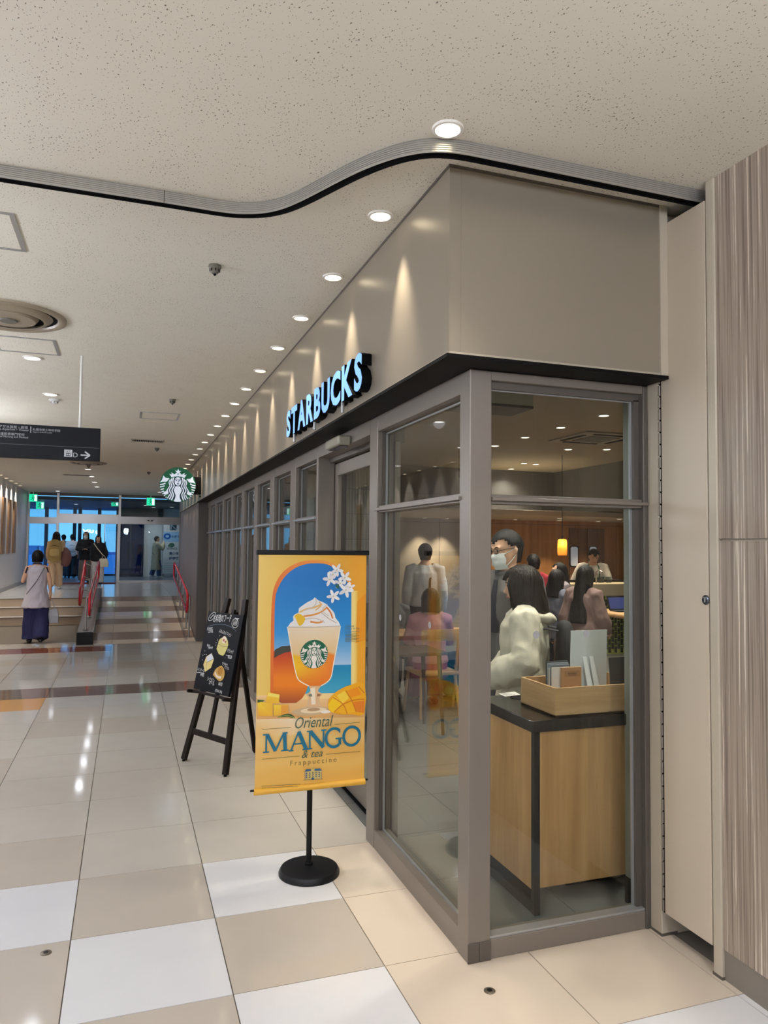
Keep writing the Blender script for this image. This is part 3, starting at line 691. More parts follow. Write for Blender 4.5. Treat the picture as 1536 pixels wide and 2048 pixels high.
def slot_vent(label, x0, y0, x1, y1):
    t = thing('slot_grille', label, 'grille', ((x0+x1)/2, (y0+y1)/2, CE))
    MB().box(x0, y0, CE-.003, x1, y1, CE).build('backing', M_BLKM, t)
    MB().box(x0, y0, CE-.008, x1, y0+.02, CE).box(x0, y1-.02, CE-.008, x1, y1, CE).box(x0, y0, CE-.008, x0+.02, y1, CE).box(x1-.02, y0, CE-.008, x1, y1, CE).build('frame', M_TRIMB, t)
    n = 17
    for k in range(n):
        x = x0+.03+(x1-x0-.06)*k/(n-1); MB().box(x-.004, y0+.02, CE-.008, x+.004, y1-.02, CE-.002).build('slat', M_TRIMB, t)
slot_vent('slotted black ceiling grille beyond the small hatch', .034, 11.25, .498, 11.50)
slot_vent('long slotted ceiling grille far down the corridor', -1.35, 17.6, -.80, 17.85)
def diffuser(label, x, y, r):
    t = thing('round_diffuser', label, 'air diffuser', (x, y, CE)); m = mat('aged_beige_diffuser', (150, 138, 118), .4)
    MB().lathe([(r, 0), (r*1.0, -.012), (r*.93, -.022), (r*.86, -.014), (r*.84, 0)], (x, y, CE), 40, cap=False).build('outer_ring', m, t, smooth=True)
    MB().lathe([(r*.84, -.001), (.001, -.001)], (x, y, CE), 32, cap=False).build('throat', M_BLKM, t)
    MB().lathe([(r*.76, -.002), (r*.66, -.030), (r*.60, -.030), (r*.66, -.006)], (x, y, CE), 40, cap=False).build('cone', m, t, smooth=True)
    MB().lathe([(r*.52, -.006), (r*.46, -.034), (r*.02, -.036)], (x, y, CE), 36).build('cone', m, t, smooth=True)
    MB().lathe([(r*.16, -.036), (r*.15, -.044), (.001, -.044)], (x, y, CE), 20).build('cap', M_DET, t, smooth=True)
diffuser('big round beige ceiling air diffuser cut by the left edge', -.78, 5.45, .36)
diffuser('small round ceiling air diffuser far down the corridor', -.70, 14.9, .33)
# partition track: grooved aluminium rail with a black underside
near = [(-2.78, 3.262), (-.5, 3.262), (.12, 3.262), (.36, 3.265), (.47, 3.245), (.57, 3.185), (.66, 3.06), (.806, 2.761), (.90, 2.61), (.98, 2.525), (1.06, 2.478), (1.16, 2.458), (1.30, 2.456), (1.6, 2.456), (2.0, 2.456), (2.3, 2.456), (2.74, 2.456)]
path = smooth2([(*p, 0) for p in near], 5); path = [Vector(p) for p in path]
def sweep(prof):
    """profile [(offset away from the near face, z)] swept along the rail path"""
    mb = MB(); n = len(path); k = len(prof)
    for i, p in enumerate(path):
        t = (path[min(i+1, n-1)]-path[max(i-1, 0)]).normalized(); nrm = Vector((-t.y, t.x, 0))
        for o, z in prof: mb.v.append(Vector((p.x+nrm.x*o, p.y+nrm.y*o, z)))
    for i in range(n-1):
        for j in range(k-1): mb.f.append([i*k+j, i*k+j+1, (i+1)*k+j+1, (i+1)*k+j])
    return mb
t = thing('partition_track', 'curved grooved aluminium partition rail with black slot on the ceiling', 'ceiling rail', (.6, 2.9, CE))
zz = CE; gro = [(0.0, zz)]
for k in range(6): z = zz-.006-k*.008; gro += [(0.0, z+.004), (.003, z+.003), (.003, z-.0005), (0.0, z-.001)]
gro += [(0.0, zz-.052), (.004, zz-.054)]
sweep(gro).build('grooved_profile', mat('rail_aluminium', (186, 184, 178), .3, .65), t)
sweep([(.004, zz-.054), (.004, zz-.050), (.012, zz-.046), (.030, zz-.046), (.038, zz-.050), (.038, zz-.056), (.042, zz-.056), (.042, zz)]).build('track_slot', M_BLKM, t)
MB().box(.118, 3.2595, CE-.054, .1215, 3.2625, CE).build('rail_joint', M_ALUD, t)

# ================================================================== signs
M_SIGNB = mat('blue_black_sign_face', (9, 12, 20), .5, spec=.18)
t = thing('hanging_sign', 'long dark hanging direction sign with white Japanese lines and arrow', 'sign', (-.7, 6.4, 2.6))
MB().box(-1.75, 6.40, 2.348, -.217, 6.46, 2.615).build('board', M_SIGNB, t, bevel=.003)
MB().tube([(-.375, 6.43, 2.612), (-.375, 6.43, CE)], .010, 12, round_=False).build('hanger_rod', M_WHITE, t, smooth=True)
MB().tube([(-1.5, 6.43, 2.612), (-1.5, 6.43, CE)], .010, 12, round_=False).build('hanger_rod', M_WHITE, t, smooth=True)
A = Art((0, 6.3995, 0), (1, 0, 0), (0, 0, 1), .0001); G_ = (176, 180, 186)
A.text('サンピアザ水族館・劇場', -1.035, 2.577, h=.024, col=G_); A.text('Sunpiazza Aquarium・Theater', -1.03, 2.556, w=.285, col=G_)
A.poly([(-.735, 2.55), (-.729, 2.55), (-.729, 2.60), (-.735, 2.60)], G_)
A.text('札幌市青少年科学館', -.718, 2.568, w=.20, col=G_); A.text('Sapporo Science Center', -.716, 2.551, w=.14, col=G_)
A.text('札幌看護医療専門学校', -1.02, 2.520, w=.245, col=G_); A.text('College of Nursing and Medical', -1.02, 2.499, w=.27, col=G_)
A.poly([(-1.74, 2.452), (-.222, 2.452), (-.222, 2.455), (-1.74, 2.455)], (90, 94, 104))
A.poly([(-.484, 2.372), (-.424, 2.372), (-.424, 2.430), (-.484, 2.430)], (200, 204, 210))
A.poly([(-.470, 2.378), (-.438, 2.378), (-.438, 2.404), (-.470, 2.404)], (30, 34, 44)); A.poly([(-.467, 2.383), (-.456, 2.383), (-.456, 2.398), (-.467, 2.398)], (200, 204, 210)); A.poly([(-.452, 2.383), (-.441, 2.383), (-.441, 2.398), (-.452, 2.398)], (200, 204, 210))
A.poly([(-.466, 2.411), (-.458, 2.411), (-.462, 2.424)], (30, 34, 44)); A.poly([(-.442, 2.424), (-.450, 2.424), (-.446, 2.411)], (30, 34, 44))
A.text('D', -.417, 2.372, h=.036, col=(200, 204, 210))
A.stroke([(-.362, 2.392), (-.296, 2.392)], .010, (215, 218, 222)); A.stroke([(-.330, 2.420), (-.292, 2.392)], .011, (215, 218, 222)); A.stroke([(-.330, 2.364), (-.292, 2.392)], .011, (215, 218, 222))
A.build('sign_print', printed('sign_print_ink', .5), t)
# channel letters
LW, LX = 'STARBUCKS', 1.13
M_LFACE = emis('lit_blue_white_letter_face', (118, 170, 238), .95)
t = thing('channel_letter_sign', 'row of nine raised lit blue-white capital letters on the fascia', 'sign', (FX, 4.5, 2.49))
y0, y1, zb, zt = 5.50, 3.60, 2.490, 2.692
lay = []; 
for ch in LW:
    v, f = glyphs(ch, 1, .046); lay.append((min(p.x for p in v), max(p.x for p in v), min(p.y for p in v), max(p.y for p in v)))
gap = .075; tot = sum(b-a for a, b, _, _ in lay)+gap*(len(LW)-1); sx = (y0-y1)/tot; cur = y0
for ch, (a, b, c_, d_) in zip(LW, lay):
    v, f = glyphs(ch, 1, .046, extrude=.5); ztop = max(p.z for p in v)
    sz = (zt-zb)/(d_-c_)
    can = MB(); face = MB()
    P = [Vector((LX+.054-(p.z+.5)*.052, cur-(p.x-a)*sx, zb+(p.y-c_)*sz)) for p in v]; can.add(P, f)
    can.build('letter_can', M_BLKM, t)
    v2, f2 = glyphs(ch, 1, .04)
    face.add([Vector((LX-.0005, cur-(p.x-a)*sx, zb+(p.y-c_)*sz)) for p in v2], f2); face.build('letter_face', M_LFACE, t)
    cur -= (b-a)*sx+gap*sx
for y in (4.03, 4.69, 5.31): MB().tube([(1.15, y, 2.4385), (1.15, y, 2.50)], .010, 10, round_=False).build('support_pin', M_BEAD, t, smooth=True)
MB().box(1.150, 3.66, 2.51, 1.166, 5.45, 2.53).build('mounting_rail', M_BLKM, t)
# round blade sign
RSY = 12.85; RSX, RSZ, RSR = .80, 2.683, .292
t = thing('round_blade_sign', 'round green and white emblem sign on a black bracket', 'sign', (1.1, RSY, 2.4))
M_LITG = printed('lit_emblem_print', .4, .55)
MB().tube([(RSX, RSY-.05, RSZ), (RSX, RSY+.05, RSZ)], RSR, 48, round_=False).build('drum', M_BLKM, t, smooth=True)
A = Art((0, RSY-.0505, 0), (1, 0, 0), (0, 0, 1), .0003); siren(A, RSX, RSZ, RSR, (0, 78, 48), (222, 232, 248), (14, 40, 46)); A.build('emblem_face', M_LITG, t)
MB().box(1.04, RSY-.03, 2.53, FX, RSY+.03, 2.83).build('bracket', M_BLKM, t, bevel=.004)
for z in (2.50, 2.86): MB().ball((FX-.012, RSY, z), .016, 10, 6).build('bolt', M_BLK, t, smooth=True)
# exit signs
M_EXITF = printed('lit_exit_print', .4, 1.3)
def exit_sign(label, x, y, z, s=.12):
    t = thing('exit_sign', label, 'exit sign', (x, y, z))
    MB().box(x-s, y, z-s, x+s, y+.04, z+s).build('case', M_WHITE, t, bevel=.004)
    MB().box(x-.012, y+.01, z+s, x+.012, y+.03, z+s+.08).build('hanger', M_WHITE, t)
    A = Art((x, y-.001, z), (1, 0, 0), (0, 0, 1), .0004); g = (20, 205, 150)
    A.poly([(-s*.95, -s*.95), (s*.95, -s*.95), (s*.95, s*.95), (-s*.95, s*.95)], g)
    A.poly([(s*.3, -s*.75), (s*.85, -s*.75), (s*.85, s*.75), (s*.3, s*.75)], (235, 255, 248))
    dk = (8, 90, 66); A.ell(-.1*s, .52*s, .17*s, .17*s, dk, n=14)
    A.stroke([(-.12*s, .3*s), (-.05*s, -.1*s), (.12*s, -.35*s), (.05*s, -.75*s)], .17*s, dk); A.stroke([(-.05*s, -.1*s), (-.3*s, -.35*s), (-.6*s, -.5*s)], .16*s, dk); A.stroke([(-.12*s, .25*s), (-.5*s, .05*s)], .12*s, dk); A.stroke([(-.1*s, .25*s), (.25*s, .05*s), (.3*s, .25*s)], .12*s, dk)
    A.build('exit_print', M_EXITF, t)
exit_sign('green lit exit sign at the end of the left wall', -2.62, 24.0, 3.02, .115)
exit_sign('green lit exit sign hanging right of the far doors', .70, 24.0, 3.005, .125)
exit_sign('green lit exit sign inside the vestibule at left', -2.55, 25.2, 2.86, .12)
exit_sign('small green lit exit sign left of the right mullion beyond glass', -.36, 25.0, 2.99, .11)

# ================================================================== banner stand
bx, by = .93, 3.775
t = thing('banner_stand', 'tall yellow mango drink poster banner on a black round-base pole stand', 'banner stand', (bx, by, 0))
MB().lathe([(.156, 0), (.156, .012), (.146, .030), (.128, .036), (.0001, .040)], (bx, by, 0), 48).build('base', mat('black_cast_base', (12, 13, 17), .42, 0, .1, spec=.3), t, smooth=True, angle=30)
MB().tube([(bx, by+.012, .036), (bx, by+.012, 1.64)], .0145, 14, round_=False).build('pole', M_BLK, t, smooth=True)
MB().lathe([(.022, .036), (.022, .05), (.0146, .052)], (bx, by+.012, 0), 16, cap=False).build('collar', M_BLK, t, smooth=True)
MB().box(.630, by-.018, 1.630, 1.231, by+.020, 1.655).build('top_rail', M_BLK, t, bevel=.003)
PL, PR, PT, PB = .641, 1.217, 1.632, .445
pan = MB()
NZ = 14
for i in range(NZ+1):
    z = PT+(PB-PT)*i/NZ; sag = 0
    for x in (PL, PR): pan.v.append(Vector((x, by-.010+sag, z)))
for i in range(NZ): pan.f.append([2*i, 2*i+1, 2*i+3, 2*i+2])
pan.build('poster_sheet', mat('yellow_poster_back', (214, 170, 80), .5), t)
MB().tube([(PL-.004, by-.010, PB-.006), (PR+.004, by-.010, PB-.006)], .016, 14, round_=False).build('bottom_roll', mat('yellow_roll', (226, 172, 60), .45), t, smooth=True)
MB().tube([(PL-.018, by-.010, PB+.002), (PL-.002, by-.010, PB+.002)], .006, 8).build('roll_pin', M_BLK, t); MB().tube([(PR+.002, by-.010, PB+.002), (PR+.016, by-.010, PB+.002)], .006, 8).build('roll_pin', M_BLK, t)
class Poster(Art):
    """artwork drafted on a 1000 x 2070 sheet (v downwards), following the sheet's slight sag"""
    def P(s, u, v):
        k = min(max(v/2070, 0), 1); return Vector((PL+(PR-PL)*u/1000, by-.0112-s.step*s.k, PT+(PB-PT)*k))
def DR(x, y):
    """draft coordinates of the slanted sketch to the upright sheet"""
    xl = 150-47*(y-110)/1795; xr = 950-10*(y-125)/1715; s = (x-xl)/(xr-xl); tp = 110+15*s; bt = 1905-65*s
    return (1000*s, 2070*(y-tp)/(bt-tp))
A = Poster((0, 0, 0), (1, 0, 0), (0, 0, 1), .00006)
A.ex, A.ey, A.n = Vector((1, 0, 0)), Vector((0, 0, 1)), Vector((0, -1, 0))
def dp(pts): return [DR(*p) for p in pts]
def tile_rows(us, vs, f): A.grid([[(u, v, f(u, v)) for u in us] for v in vs])
def mixc(a, b, k): k = min(max(k, 0), 1); return tuple(x+(y-x)*k for x, y in zip(a, b))
US = [k*50 for k in range(21)]
tile_rows(US, [k*90 for k in range(17)], lambda u, v: mixc(mixc((240, 205, 110), (232, 184, 70), u/450), (236, 166, 40), (u-500)/400))
def lowc(u, v):
    q = (v-1440)/630; base = mixc((240, 205, 140), (232, 182, 84), q)
    s_ = .5+.5*math.sin(v/34+.9*math.sin(u/170)); base = mixc(base, (226, 164, 70), .55*s_*(.3+u/1400))
    if v < 1600: base = mixc((250, 226, 190), base, max(0, (abs(u-330)/420)+(v-1490)/240))
    return base
tile_rows(US, [1440+k*15.75 for k in range(41)], lowc)
arch_o = [(222, 1200), (232, 640), (243, 440), (262, 350), (300, 275), (360, 215), (440, 175), (540, 158), (640, 168), (720, 205), (790, 265), (830, 330), (850, 420), (850, 1200)]
A.poly(dp(smooth2(arch_o, 3)), [mixc((222, 112, 44), (240, 160, 60), (x-250)/450) for x, y in smooth2(arch_o, 3)])
arch_i = [(250, 1200), (256, 700), (264, 450), (285, 370), (330, 290), (400, 225), (480, 192), (560, 183), (650, 195), (730, 240), (790, 310), (825, 380), (838, 450), (834, 1200)]
def skyc(x, y):
    if y < 965: return mixc(mixc((0, 112, 188), (40, 140, 210), (y-300)/400), (176, 206, 236), (y-700)/260)
    return mixc((14, 128, 176), (70, 168, 200), (y-970)/200)
def arch_x(y):
    """left and right edge of the inner arch at height y"""
    import bisect
    pts = smooth2(arch_i, 6); L_ = [p for p in pts if p[0] < 560]; R_ = [p for p in pts if p[0] >= 560]
    def at_(P):
        P = sorted(P, key=lambda p: p[1])
        for a, b in zip(P, P[1:]):
            if a[1] <= y <= b[1]: return a[0]+(b[0]-a[0])*(y-a[1])/max(b[1]-a[1], 1e-6)
        return P[0][0] if y < P[0][1] else P[-1][0]
    return at_(L_), at_(R_)
ys = [184, 188, 195, 205, 220, 240, 265, 295, 330, 370, 420, 480, 560, 640, 720, 800, 870, 930, 962, 966, 1000, 1060, 1120, 1190]
rows = []
for y in ys:
    a, b = arch_x(y); rows.append([(*DR(a+(b-a)*q/6, y), skyc(a, y)) for q in range(7)])
A.grid(rows)
A.grid([[(*DR(x, y), c_) for x, c_ in ((834, (252, 226, 150)), (862, (250, 220, 128)), (884, (240, 180, 54)))] for y in (400, 650, 900, 1190)])
A.poly(dp([(880, 480), (945, 420), (945, 780), (870, 800)]), (234, 152, 24))
# table
A.grid([[(*DR(x, y), mixc((244, 206, 148), (226, 172, 104), (y-1185)/170)) for x in (122, 400, 700, 940)] for y in (1185, 1240, 1300, 1365)])
A.poly(dp([(232, 1185), (840, 1175), (840, 1215), (228, 1228)]), (248, 216, 150))
# whole mango with its dark crown
def mango(x, y): return mixc(mixc((178, 52, 26), (232, 128, 16), (y-850)/200), (150, 66, 40), (y-1120)/150)
mr = []
for k in range(13):
    y = 852+k*33; q = (y-1045)/215; hw = 165*math.sqrt(max(0, 1-q*q)); cx_ = 340+20*q
    a, b = max(cx_-hw, 247), cx_+hw; mr.append([(*DR(a+(b-a)*j/4, y), mango(a, y)) for j in range(5)])
A.grid(mr)
A.poly(dp([(252, 905), (258, 842), (310, 815), (375, 812), (410, 850), (330, 866), (285, 885)]), (58, 56, 46))
# goblet
bowl = [(352, 668), (366, 760), (385, 880), (405, 990), (425, 1062), (455, 1092), (510, 1122), (600, 1122), (650, 1092), (680, 1050), (700, 940), (728, 800), (750, 668)]
def bowl_x(y):
    Lp = [(352, 668), (366, 760), (385, 880), (405, 990), (425, 1062), (455, 1092), (520, 1124)]; Rp = [(750, 668), (728, 800), (700, 940), (680, 1050), (650, 1092), (590, 1124)]
    def at_(P):
        for a, b in zip(P, P[1:]):
            if a[1] <= y <= b[1]: return a[0]+(b[0]-a[0])*(y-a[1])/(b[1]-a[1])
        return P[-1][0]
    return at_(Lp), at_(Rp)
def drinkc(q, y):
    if y < 870: return mixc((244, 226, 196), (232, 196, 140), (y-690)/150*.7+.3*abs(q-.45))
    return mixc(mixc((244, 196, 30), (238, 128, 44), q), (228, 120, 30), (y-1000)/110)
gr = []
for y in (668, 700, 760, 820, 862, 885, 930, 980, 1030, 1062, 1092, 1110, 1122):
    a, b = bowl_x(y); gr.append([(*DR(a+(b-a)*j/8, y+(18*math.sin(j*.9) if 850 < y < 900 else 0)), drinkc(j/8, y)) for j in range(9)])
A.grid(gr)
for e in ([(352, 668), (366, 760), (385, 880), (405, 990), (425, 1062), (455, 1092), (510, 1122)], [(750, 668), (728, 800), (700, 940), (680, 1050), (650, 1092), (600, 1122)]):
    A.stroke(dp(e), 9, (252, 240, 220))
A.poly(dp(smooth2([(508, 1122), (520, 1160), (490, 1185), (505, 1212), (492, 1262), (480, 1290), (625, 1290), (598, 1262), (590, 1212), (612, 1185), (578, 1160), (602, 1122)], 3)), (226, 186, 140))
A.poly(dp([(520, 1140), (556, 1132), (560, 1260), (528, 1262)]), (250, 234, 206)); A.poly(dp([(575, 1180), (600, 1186), (590, 1200), (570, 1200)]), (150, 96, 60)); A.poly(dp([(505, 1186), (530, 1180), (535, 1200), (510, 1202)]), (120, 130, 110))
A.ell(*DR(525, 1312), 175, 38, (206, 178, 138)); A.ell(*DR(545, 1306), 120, 24, (240, 220, 184)); A.ell(*DR(545, 1300), 60, 16, (186, 150, 110)); A.ell(*DR(640, 1318), 50, 14, (252, 244, 230))
# whipped cream
A.poly(dp(smooth2([(356, 668), (372, 640), (396, 620), (392, 592), (410, 572), (434, 560), (436, 530), (462, 508), (500, 482), (540, 462), (556, 446), (580, 468), (632, 492), (680, 540), (704, 572), (712, 606), (736, 636), (750, 668)], 2)), (248, 244, 240))
for pts, w_, c_ in (([(440, 560), (490, 536), (560, 520), (610, 498)], 16, (232, 190, 110)), ([(470, 590), (540, 580), (600, 560), (640, 530)], 16, (226, 150, 66)), ([(520, 632), (580, 640), (620, 628)], 16, (222, 142, 60)), ([(640, 520), (672, 560), (690, 610)], 14, (214, 120, 60)), ([(590, 480), (600, 510), (560, 545)], 10, (230, 176, 100)), ([(600, 560), (660, 610), (720, 645)], 8, (206, 190, 180)), ([(560, 452), (566, 486), (540, 520), (470, 548)], 8, (216, 204, 196)), ([(480, 612), (560, 606), (630, 640)], 8, (214, 202, 194)), ([(650, 500), (610, 545), (660, 590)], 7, (214, 206, 200))):
    A.stroke(dp(pts), w_, c_)
A.poly(dp(smooth2([(402, 590), (430, 566), (470, 590), (482, 616), (462, 650), (440, 662), (426, 640), (416, 612)], 2)), (236, 190, 36))
A.stroke(dp([(356, 670), (550, 674), (750, 668)]), 5, (190, 170, 150))
cu, cv = DR(549, 879); A2 = A
siren_r = 128
class Flip:                                                     # the sheet's v axis points down
    pass
def flip_poly(pts, col): Art.poly(A, [(u, 2*cv-v) for u, v in pts], col)
def flip_grid(rows): Art.grid(A, [[(u, 2*cv-v, c_) for u, v, c_ in r] for r in rows])
A.poly, A.grid = flip_poly, flip_grid
siren(A, cu, cv, siren_r, (10, 92, 64), (250, 240, 232))
del A.poly, A.grid
# flowers
for fx, fy, fr, fa_ in ((720, 238, 48, 10), (668, 308, 52, 40), (780, 298, 50, 20), (745, 340, 44, 60), (790, 392, 56, 5), (820, 372, 40, 50), (694, 438, 50, 30), (690, 270, 34, 0)):
    for q in range(5):
        a = fa_+72*q; du, dv = DR(fx+fr*.55*math.cos(R(a)), fy+fr*.55*math.sin(R(a))); A.ell(du, dv, fr*.66, fr*.30, mixc((255, 255, 252), (226, 222, 226), (q % 3)/3), rot=a, n=12)
    A.ell(*DR(fx, fy), 7, 7, (210, 196, 150), n=8)
A.poly(dp([(705, 350), (735, 345), (740, 385), (715, 375)]), (40, 96, 84))
# cubes, leaf, half mango
A.poly(dp([(128, 1215), (180, 1222), (128, 1262)]), (52, 84, 36))
for q in (((128, 1240), (155, 1232), (238, 1248), (236, 1342), (132, 1338)), ((244, 1258), (352, 1258), (352, 1332), (246, 1340)), ((205, 1160), (290, 1180), (282, 1250), (185, 1242))):
    A.poly(dp(q), [mixc((250, 214, 60), (232, 168, 48), k/4) for k in range(len(q))])
A.poly(dp([(300, 1262), (352, 1262), (352, 1330), (298, 1338)]), (230, 160, 60)); A.poly(dp([(210, 1166), (288, 1182), (284, 1204), (200, 1190)]), (252, 228, 110))
A.poly(dp(smooth2([(268, 1352), (320, 1330), (370, 1328), (405, 1362), (350, 1348)], 2)), (44, 70, 36)); A.stroke(dp([(280, 1350), (340, 1338), (400, 1358)]), 5, (150, 170, 90))
A.poly(dp(smooth2([(652, 1262), (660, 1222), (700, 1178), (760, 1140), (830, 1116), (938, 1106), (936, 1335), (850, 1340), (740, 1336), (672, 1318), (654, 1290)], 2)), (240, 172, 24))
A.poly(dp([(652, 1262), (700, 1200), (770, 1250), (690, 1325), (656, 1296)]), (250, 204, 30)); A.poly(dp([(720, 1195), (780, 1160), (815, 1215), (765, 1255)]), (250, 212, 70)); A.poly(dp([(805, 1158), (880, 1132), (915, 1190), (830, 1212)]), (238, 148, 20)); A.poly(dp([(848, 1245), (936, 1236), (936, 1330), (870, 1320)]), (226, 128, 34)); A.poly(dp([(730, 1318), (768, 1268), (840, 1250), (866, 1322), (790, 1334)]), (244, 180, 30))
for pts in ([(690, 1208), (768, 1262), (800, 1334)], [(792, 1158), (838, 1238), (872, 1322)], [(700, 1318), (768, 1262), (850, 1232), (936, 1226)], [(890, 1130), (936, 1180)]): A.stroke(dp(pts), 9, (206, 118, 20))
# wording
TEAL, OLV = (14, 106, 134), (70, 92, 74)
def words(txt, x, y, w_, h_, col, bold=0, shear=0, space=1):
    u, v = DR(x, y); s = (PR-PL)/1000; A.k += 1
    text_on(A, txt, A.P(u, v), (1, 0, 0), (0, 0, 1), w_*s, h_*s if h_ else None, bold, space, shear, col)
def rule(x0, y0, x1, y1):
    (u0, v0), (u1, v1) = DR(x0, y0), DR(x1, y1); A.poly([(u0, v0), (u1, v1), (u1, v1+4), (u0, v0+4)], (110, 104, 60))
rule(160, 1438, 372, 1427); rule(702, 1411, 902, 1398); rule(155, 1662, 435, 1643); rule(636, 1634, 902, 1617)
words('Oriental', 402, 1440, 350, 100, OLV, 0, .32); words('& tea', 452, 1662, 190, 66, OLV, 0, .3); words('Frappuccino', 364, 1730, 425, 58, (120, 104, 50), 0, 0, 1.45)
def serif(x0, y0, w_, h_, strokes):
    """capital drafted in a unit box from thick/thin strokes and slab serifs"""
    for pts, t_ in strokes:
        P_ = [DR(x0+px*w_, y0-py*h_-(px*w_)*.075) for px, py in pts]; A.stroke(P_, t_, TEAL)
Y0 = 1616
serif(160, Y0, 190, 138, [([(.02, .02), (.26, .02)], 12), ([(.14, .02), (.16, .97)], 15), ([(.02, .97), (.22, .97)], 12), ([(.19, .97), (.50, .03)], 30), ([(.50, .03), (.83, .97)], 15), ([(.78, .97), (.98, .97)], 12), ([(.86, .97), (.88, .03)], 32), ([(.72, .02), (1.02, .02)], 12)])
serif(356, Y0-8, 140, 138, [([(-.02, .02), (.24, .02)], 12), ([(.10, .02), (.52, 1.02)], 15), ([(.52, 1.02), (.92, .02)], 34), ([(.72, .02), (1.06, .02)], 12), ([(.26, .36), (.72, .36)], 12)])
serif(494, Y0-20, 140, 138, [([(-.02, .02), (.26, .02)], 12), ([(.13, .02), (.13, .97)], 15), ([(-.03, .97), (.22, .97)], 12), ([(.16, .97), (.88, .03)], 34), ([(.88, .03), (.88, .97)], 15), ([(.74, .97), (1.04, .97)], 12)])
ring = lambda a0, a1, n, cx_, cy_, rx, ry_: [(cx_+rx*math.cos(R(a0+(a1-a0)*k/n)), cy_+ry_*math.sin(R(a0+(a1-a0)*k/n))) for k in range(n+1)]
serif(628, Y0-30, 135, 138, [(ring(48, 310, 12, .52, .5, .46, .50), 25), ([(.84, .74), (.84, .96)], 14), ([(.60, .44), (1.04, .44)], 12), ([(.85, .44), (.85, .10)], 26)])
serif(768, Y0-40, 135, 138, [(ring(0, 180, 10, .5, .5, .47, .50), 25), (ring(180, 360, 10, .5, .5, .47, .50), 25)])
for q, (tx, hh) in enumerate((('Oriental', 16), ('Mango & Tea', 16), ('Frappuccino', 16))): words(tx, 782, 676+22*q, 138 if q else 84, 20, (96, 110, 96))
for q in range(6): rule(782, 728+q*11, 782+(110 if q % 2 else 94), 727+q*11)
# little house emblem
HB = (92, 110, 120)
A.poly(dp([(470, 1768), (480, 1748), (590, 1742), (604, 1760), (600, 1818), (474, 1822)]), (206, 182, 110)); A.poly(dp([(470, 1764), (484, 1744), (520, 1744), (520, 1758)]), (40, 90, 130)); A.poly(dp([(548, 1742), (590, 1740), (604, 1757), (548, 1758)]), (40, 90, 130)); A.poly(dp([(520, 1760), (534, 1726), (548, 1760)]), (206, 182, 110))
for i in range(5):
    for j in range(3): A.ell(*DR(487+24*i, 1775+15*j-1.5*i), 6, 7, (50, 84, 110), n=8)
for x in (475, 600): A.stroke(dp([(x, 1768), (x, 1820)]), 4, HB)
A.stroke(dp([(462, 1824), (608, 1818)]), 6, (150, 130, 80)); A.ell(*DR(533, 1816), 14, 10, (30, 80, 120), n=10)
rule(150, 1862, 440, 1852); rule(150, 1876, 420, 1867)
A.build('poster_print', printed('poster_ink', .42), t)

# ================================================================== easel and chalkboard
EA, EB = Vector((.464, 5.995, 0)), Vector((.721, 5.509, 0)); ee = (EB-EA).normalized(); eb = Vector((.884, .4675, 0))
ta = R(12); eu = Vector((eb.x*math.sin(ta), eb.y*math.sin(ta), math.cos(ta))); en = ee.cross(eu)      # en points to the viewer side or back
if en.dot(eb) > 0: en = -en
EP = lambda a, h, o=0: EA+ee*a+eu*h+en*o
M_EASEL = wood('black_brown_wood', (18, 13, 11), (34, 25, 20), freq=30, spec=.15)
t = thing('easel', 'dark brown wooden A-frame easel holding a chalkboard menu', 'easel', (.62, 5.75, 0))
MB().bar(EP(0, .012), EP(.174, 1.285), .050, .030, en).build('leg', M_EASEL, t, bevel=.004)
MB().bar(EP(.55, .012), EP(.397, 1.285), .050, .030, en).build('leg', M_EASEL, t, bevel=.004)
MB().bar(EP(.27, .245), EP(.275, 1.20), .036, .02, en).build('centre_post', M_EASEL, t, bevel=.003)
MB().bar(EP(.03, .235), EP(.525, .235), .044, .02, en).build('crossbar', M_EASEL, t, bevel=.003)
MB().bar(EP(.275, 1.18, -.02), Vector((1.03, 6.067, .012)), .036, .022, ee).build('rear_leg', M_EASEL, t, bevel=.003)
MB().bar(EP(-.02, .535, .03), EP(.47, .535, .03), .02, .03, en).build('ledge', M_EASEL, t, bevel=.003)
for a in (-.01, .46): MB().tube([EP(a, .53, -.01), EP(a, .53, .075)], .014, 12).build('peg', M_EASEL, t, smooth=True)
for p in (EP(0, .006), EP(.55, .006), Vector((1.03, 6.067, .006))): MB().ball(p, .012, 8, 6).build('foot', M_BLKM, t)
t = thing('chalkboard', 'black chalkboard menu with drawn cakes and chalk lettering on the easel', 'chalkboard', tuple(EP(.235, .555, .04)))
MB().obox(EP(.235, .857, .032), ee*.2325, eu*.305, en*.011).build('panel', mat('chalk_black_board', (9, 11, 17), .6, 0, .15, 20, spec=.15), t, bevel=.002)
MB().ball(EP(.2, 1.165, .02), .012, 8, 6).build('clip', M_BLKM, t)
class Board(Art):
    def P(s, u, v): return EP(.0025+.465*u, .552+.61*(1-v), .0432)+en*s.step*s.k
